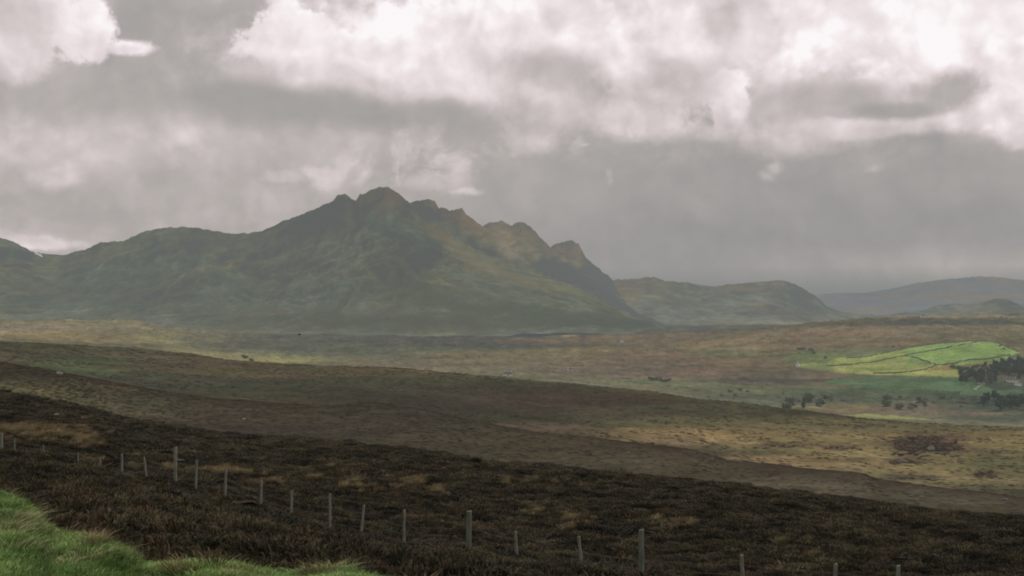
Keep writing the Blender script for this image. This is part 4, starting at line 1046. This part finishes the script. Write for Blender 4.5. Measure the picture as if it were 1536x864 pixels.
protos = {'conifer': [make_tree('conifer', 3), make_tree('conifer', 4)], 'broad': [make_tree('broad', 5), make_tree('broad', 6)],
          'pale': [make_shrub(7, leaf_pale), make_shrub(8, leaf_pale)], 'green': [make_shrub(9, leaf_mid), make_shrub(10, leaf_mid)]}
used = set()
def plant(kind, px, py, s_, label, group, cat='tree', Ymin=900, Ymax=4000):
    pr = protos[kind][random.randrange(2)]
    if pr.name in used: o = copy_tree(pr)
    else: o = pr; used.add(pr.name)
    o.location = at(px, py, Ymin, Ymax); q = s_ * random.uniform(.85, 1.15); o.scale = (q, q, q * random.uniform(.9, 1.1)); o.rotation_euler = (0, 0, random.random() * 6.28)
    tag(o, label, cat, group); return o
for k in range(34):
    plant('broad', random.uniform(1440, 1494), random.uniform(564, 577), 1.15, 'dark tree in the rounded clump left of the cottages below the field', 'dark trees in the clump below the field')
for k in range(60):
    x = random.uniform(1486, 1548); plant(random.choice(['conifer', 'broad', 'broad', 'broad']), x, random.uniform(556 - (x - 1490) * .3, 568), 1.2, 'dark tree in the wood climbing behind the pale cottages', 'dark trees in the wood behind the cottages')
for k in range(26):
    plant('broad', random.uniform(1474, 1545), random.uniform(600, 618), 1.05, 'dark tree in the belt below the pale cottages', 'dark trees in the belt below the cottages')
for k in range(8):
    plant('broad', 1560 + random.uniform(0, 60), random.uniform(550, 600), 1.1, 'dark tree in the wood climbing behind the pale cottages', 'dark trees in the wood behind the cottages')
plant('broad', 1478, 551.5, .75, 'lone dark tree standing up against the lower wall of the green field', None)
plant('broad', 1205, 614, .75, 'round dark tree at the left end of the pale shrub belt', None)
for k in range(9):
    plant('green', 1426 + k * 6.5 + random.uniform(-2, 2), 552 + random.uniform(-2, 3), 1.3, 'dark green shrub in the row under the lower field wall', 'shrubs in the row under the lower field wall', 'shrub')
for k in range(46):
    x = random.choice([random.uniform(1180, 1475), random.gauss(1235, 22), random.gauss(1400, 30)]); plant(random.choice(['pale', 'pale', 'pale', 'green']), x, random.uniform(596, 614), random.choice([.7, 1.0, 1.5, 1.9]), 'loose shrub in the pale green belt on the valley bottom', 'shrubs in the belt along the valley bottom', 'shrub')
for k in range(9):
    plant('green', 975 + k * 3.6, 571 + random.uniform(-2, 2), 1.2, 'green shrub in the small thicket on the brown valley floor', 'shrubs in the small thicket on the valley floor', 'shrub', 900)
for k in range(7):
    plant('green', 1200 + random.uniform(-14, 60), 530 + random.uniform(-6, 8), 1.3, 'shrub scattered on the rough slope above the lone white cottage', 'shrubs scattered above the lone cottage', 'shrub')
for k in range(3):
    plant('green', 370 + random.uniform(-5, 12), 538 + random.uniform(-4, 4), 1.1, 'green shrub on the pale moor beyond the dark rise', 'shrubs on the pale moor beyond the dark rise', 'shrub', 1000)
for k in range(5):
    plant(random.choice(['pale', 'pale']), 1060 + random.uniform(-70, 80), 591 + random.uniform(-6, 5), 1.0, 'low shrub on the damp green ground beyond the dark crest', 'low shrubs beyond the dark crest', 'shrub', 900)
for k, (x, y) in enumerate([(1500,520),(1506,524),(1340,521),(1349,519)]):
    plant('green', x, y, .9, 'low bush beside the top wall of the green field', 'bushes by the top field wall', 'shrub')

# ------------------------------------------------------------------ the bird
bird_m = noisy('dark_feathers', (0.008,0.008,0.009), (0.014,0.013,0.012), 20)
m = MB(); bx, by, bz = 0, 0, 0
m.tube([(-.13,0,0),(-.08,0,.006),(0,0,.01),(.07,0,.012),(.11,0,.022),(.14,0,.02),(.165,0,.014)], [.012,.03,.045,.036,.026,.02,.004], 8)
for s_ in (-1, 1):
    m.add([(.06,s_*.03,.02),(-.04,s_*.03,.02),(.04,s_*.16,.09),(-.05,s_*.15,.085),(-.01,s_*.30,.05),(-.06,s_*.27,.055)], [(0,1,3,2),(2,3,5,4)])
m.add([(-.12,-.02,.0),(-.12,.02,.0),(-.21,.035,.0),(-.21,-.035,.0)], [(0,1,2,3)])
bd = m.build('bird', bird_m, smooth=True); Y = 120.0; bd.location = ((449 - CX) / F * Y, Y, (HY - 502) / F * Y); bd.rotation_euler = (0.1, 0, .3)
tag(bd, 'small black bird flying low over the valley below the mountain', 'bird')
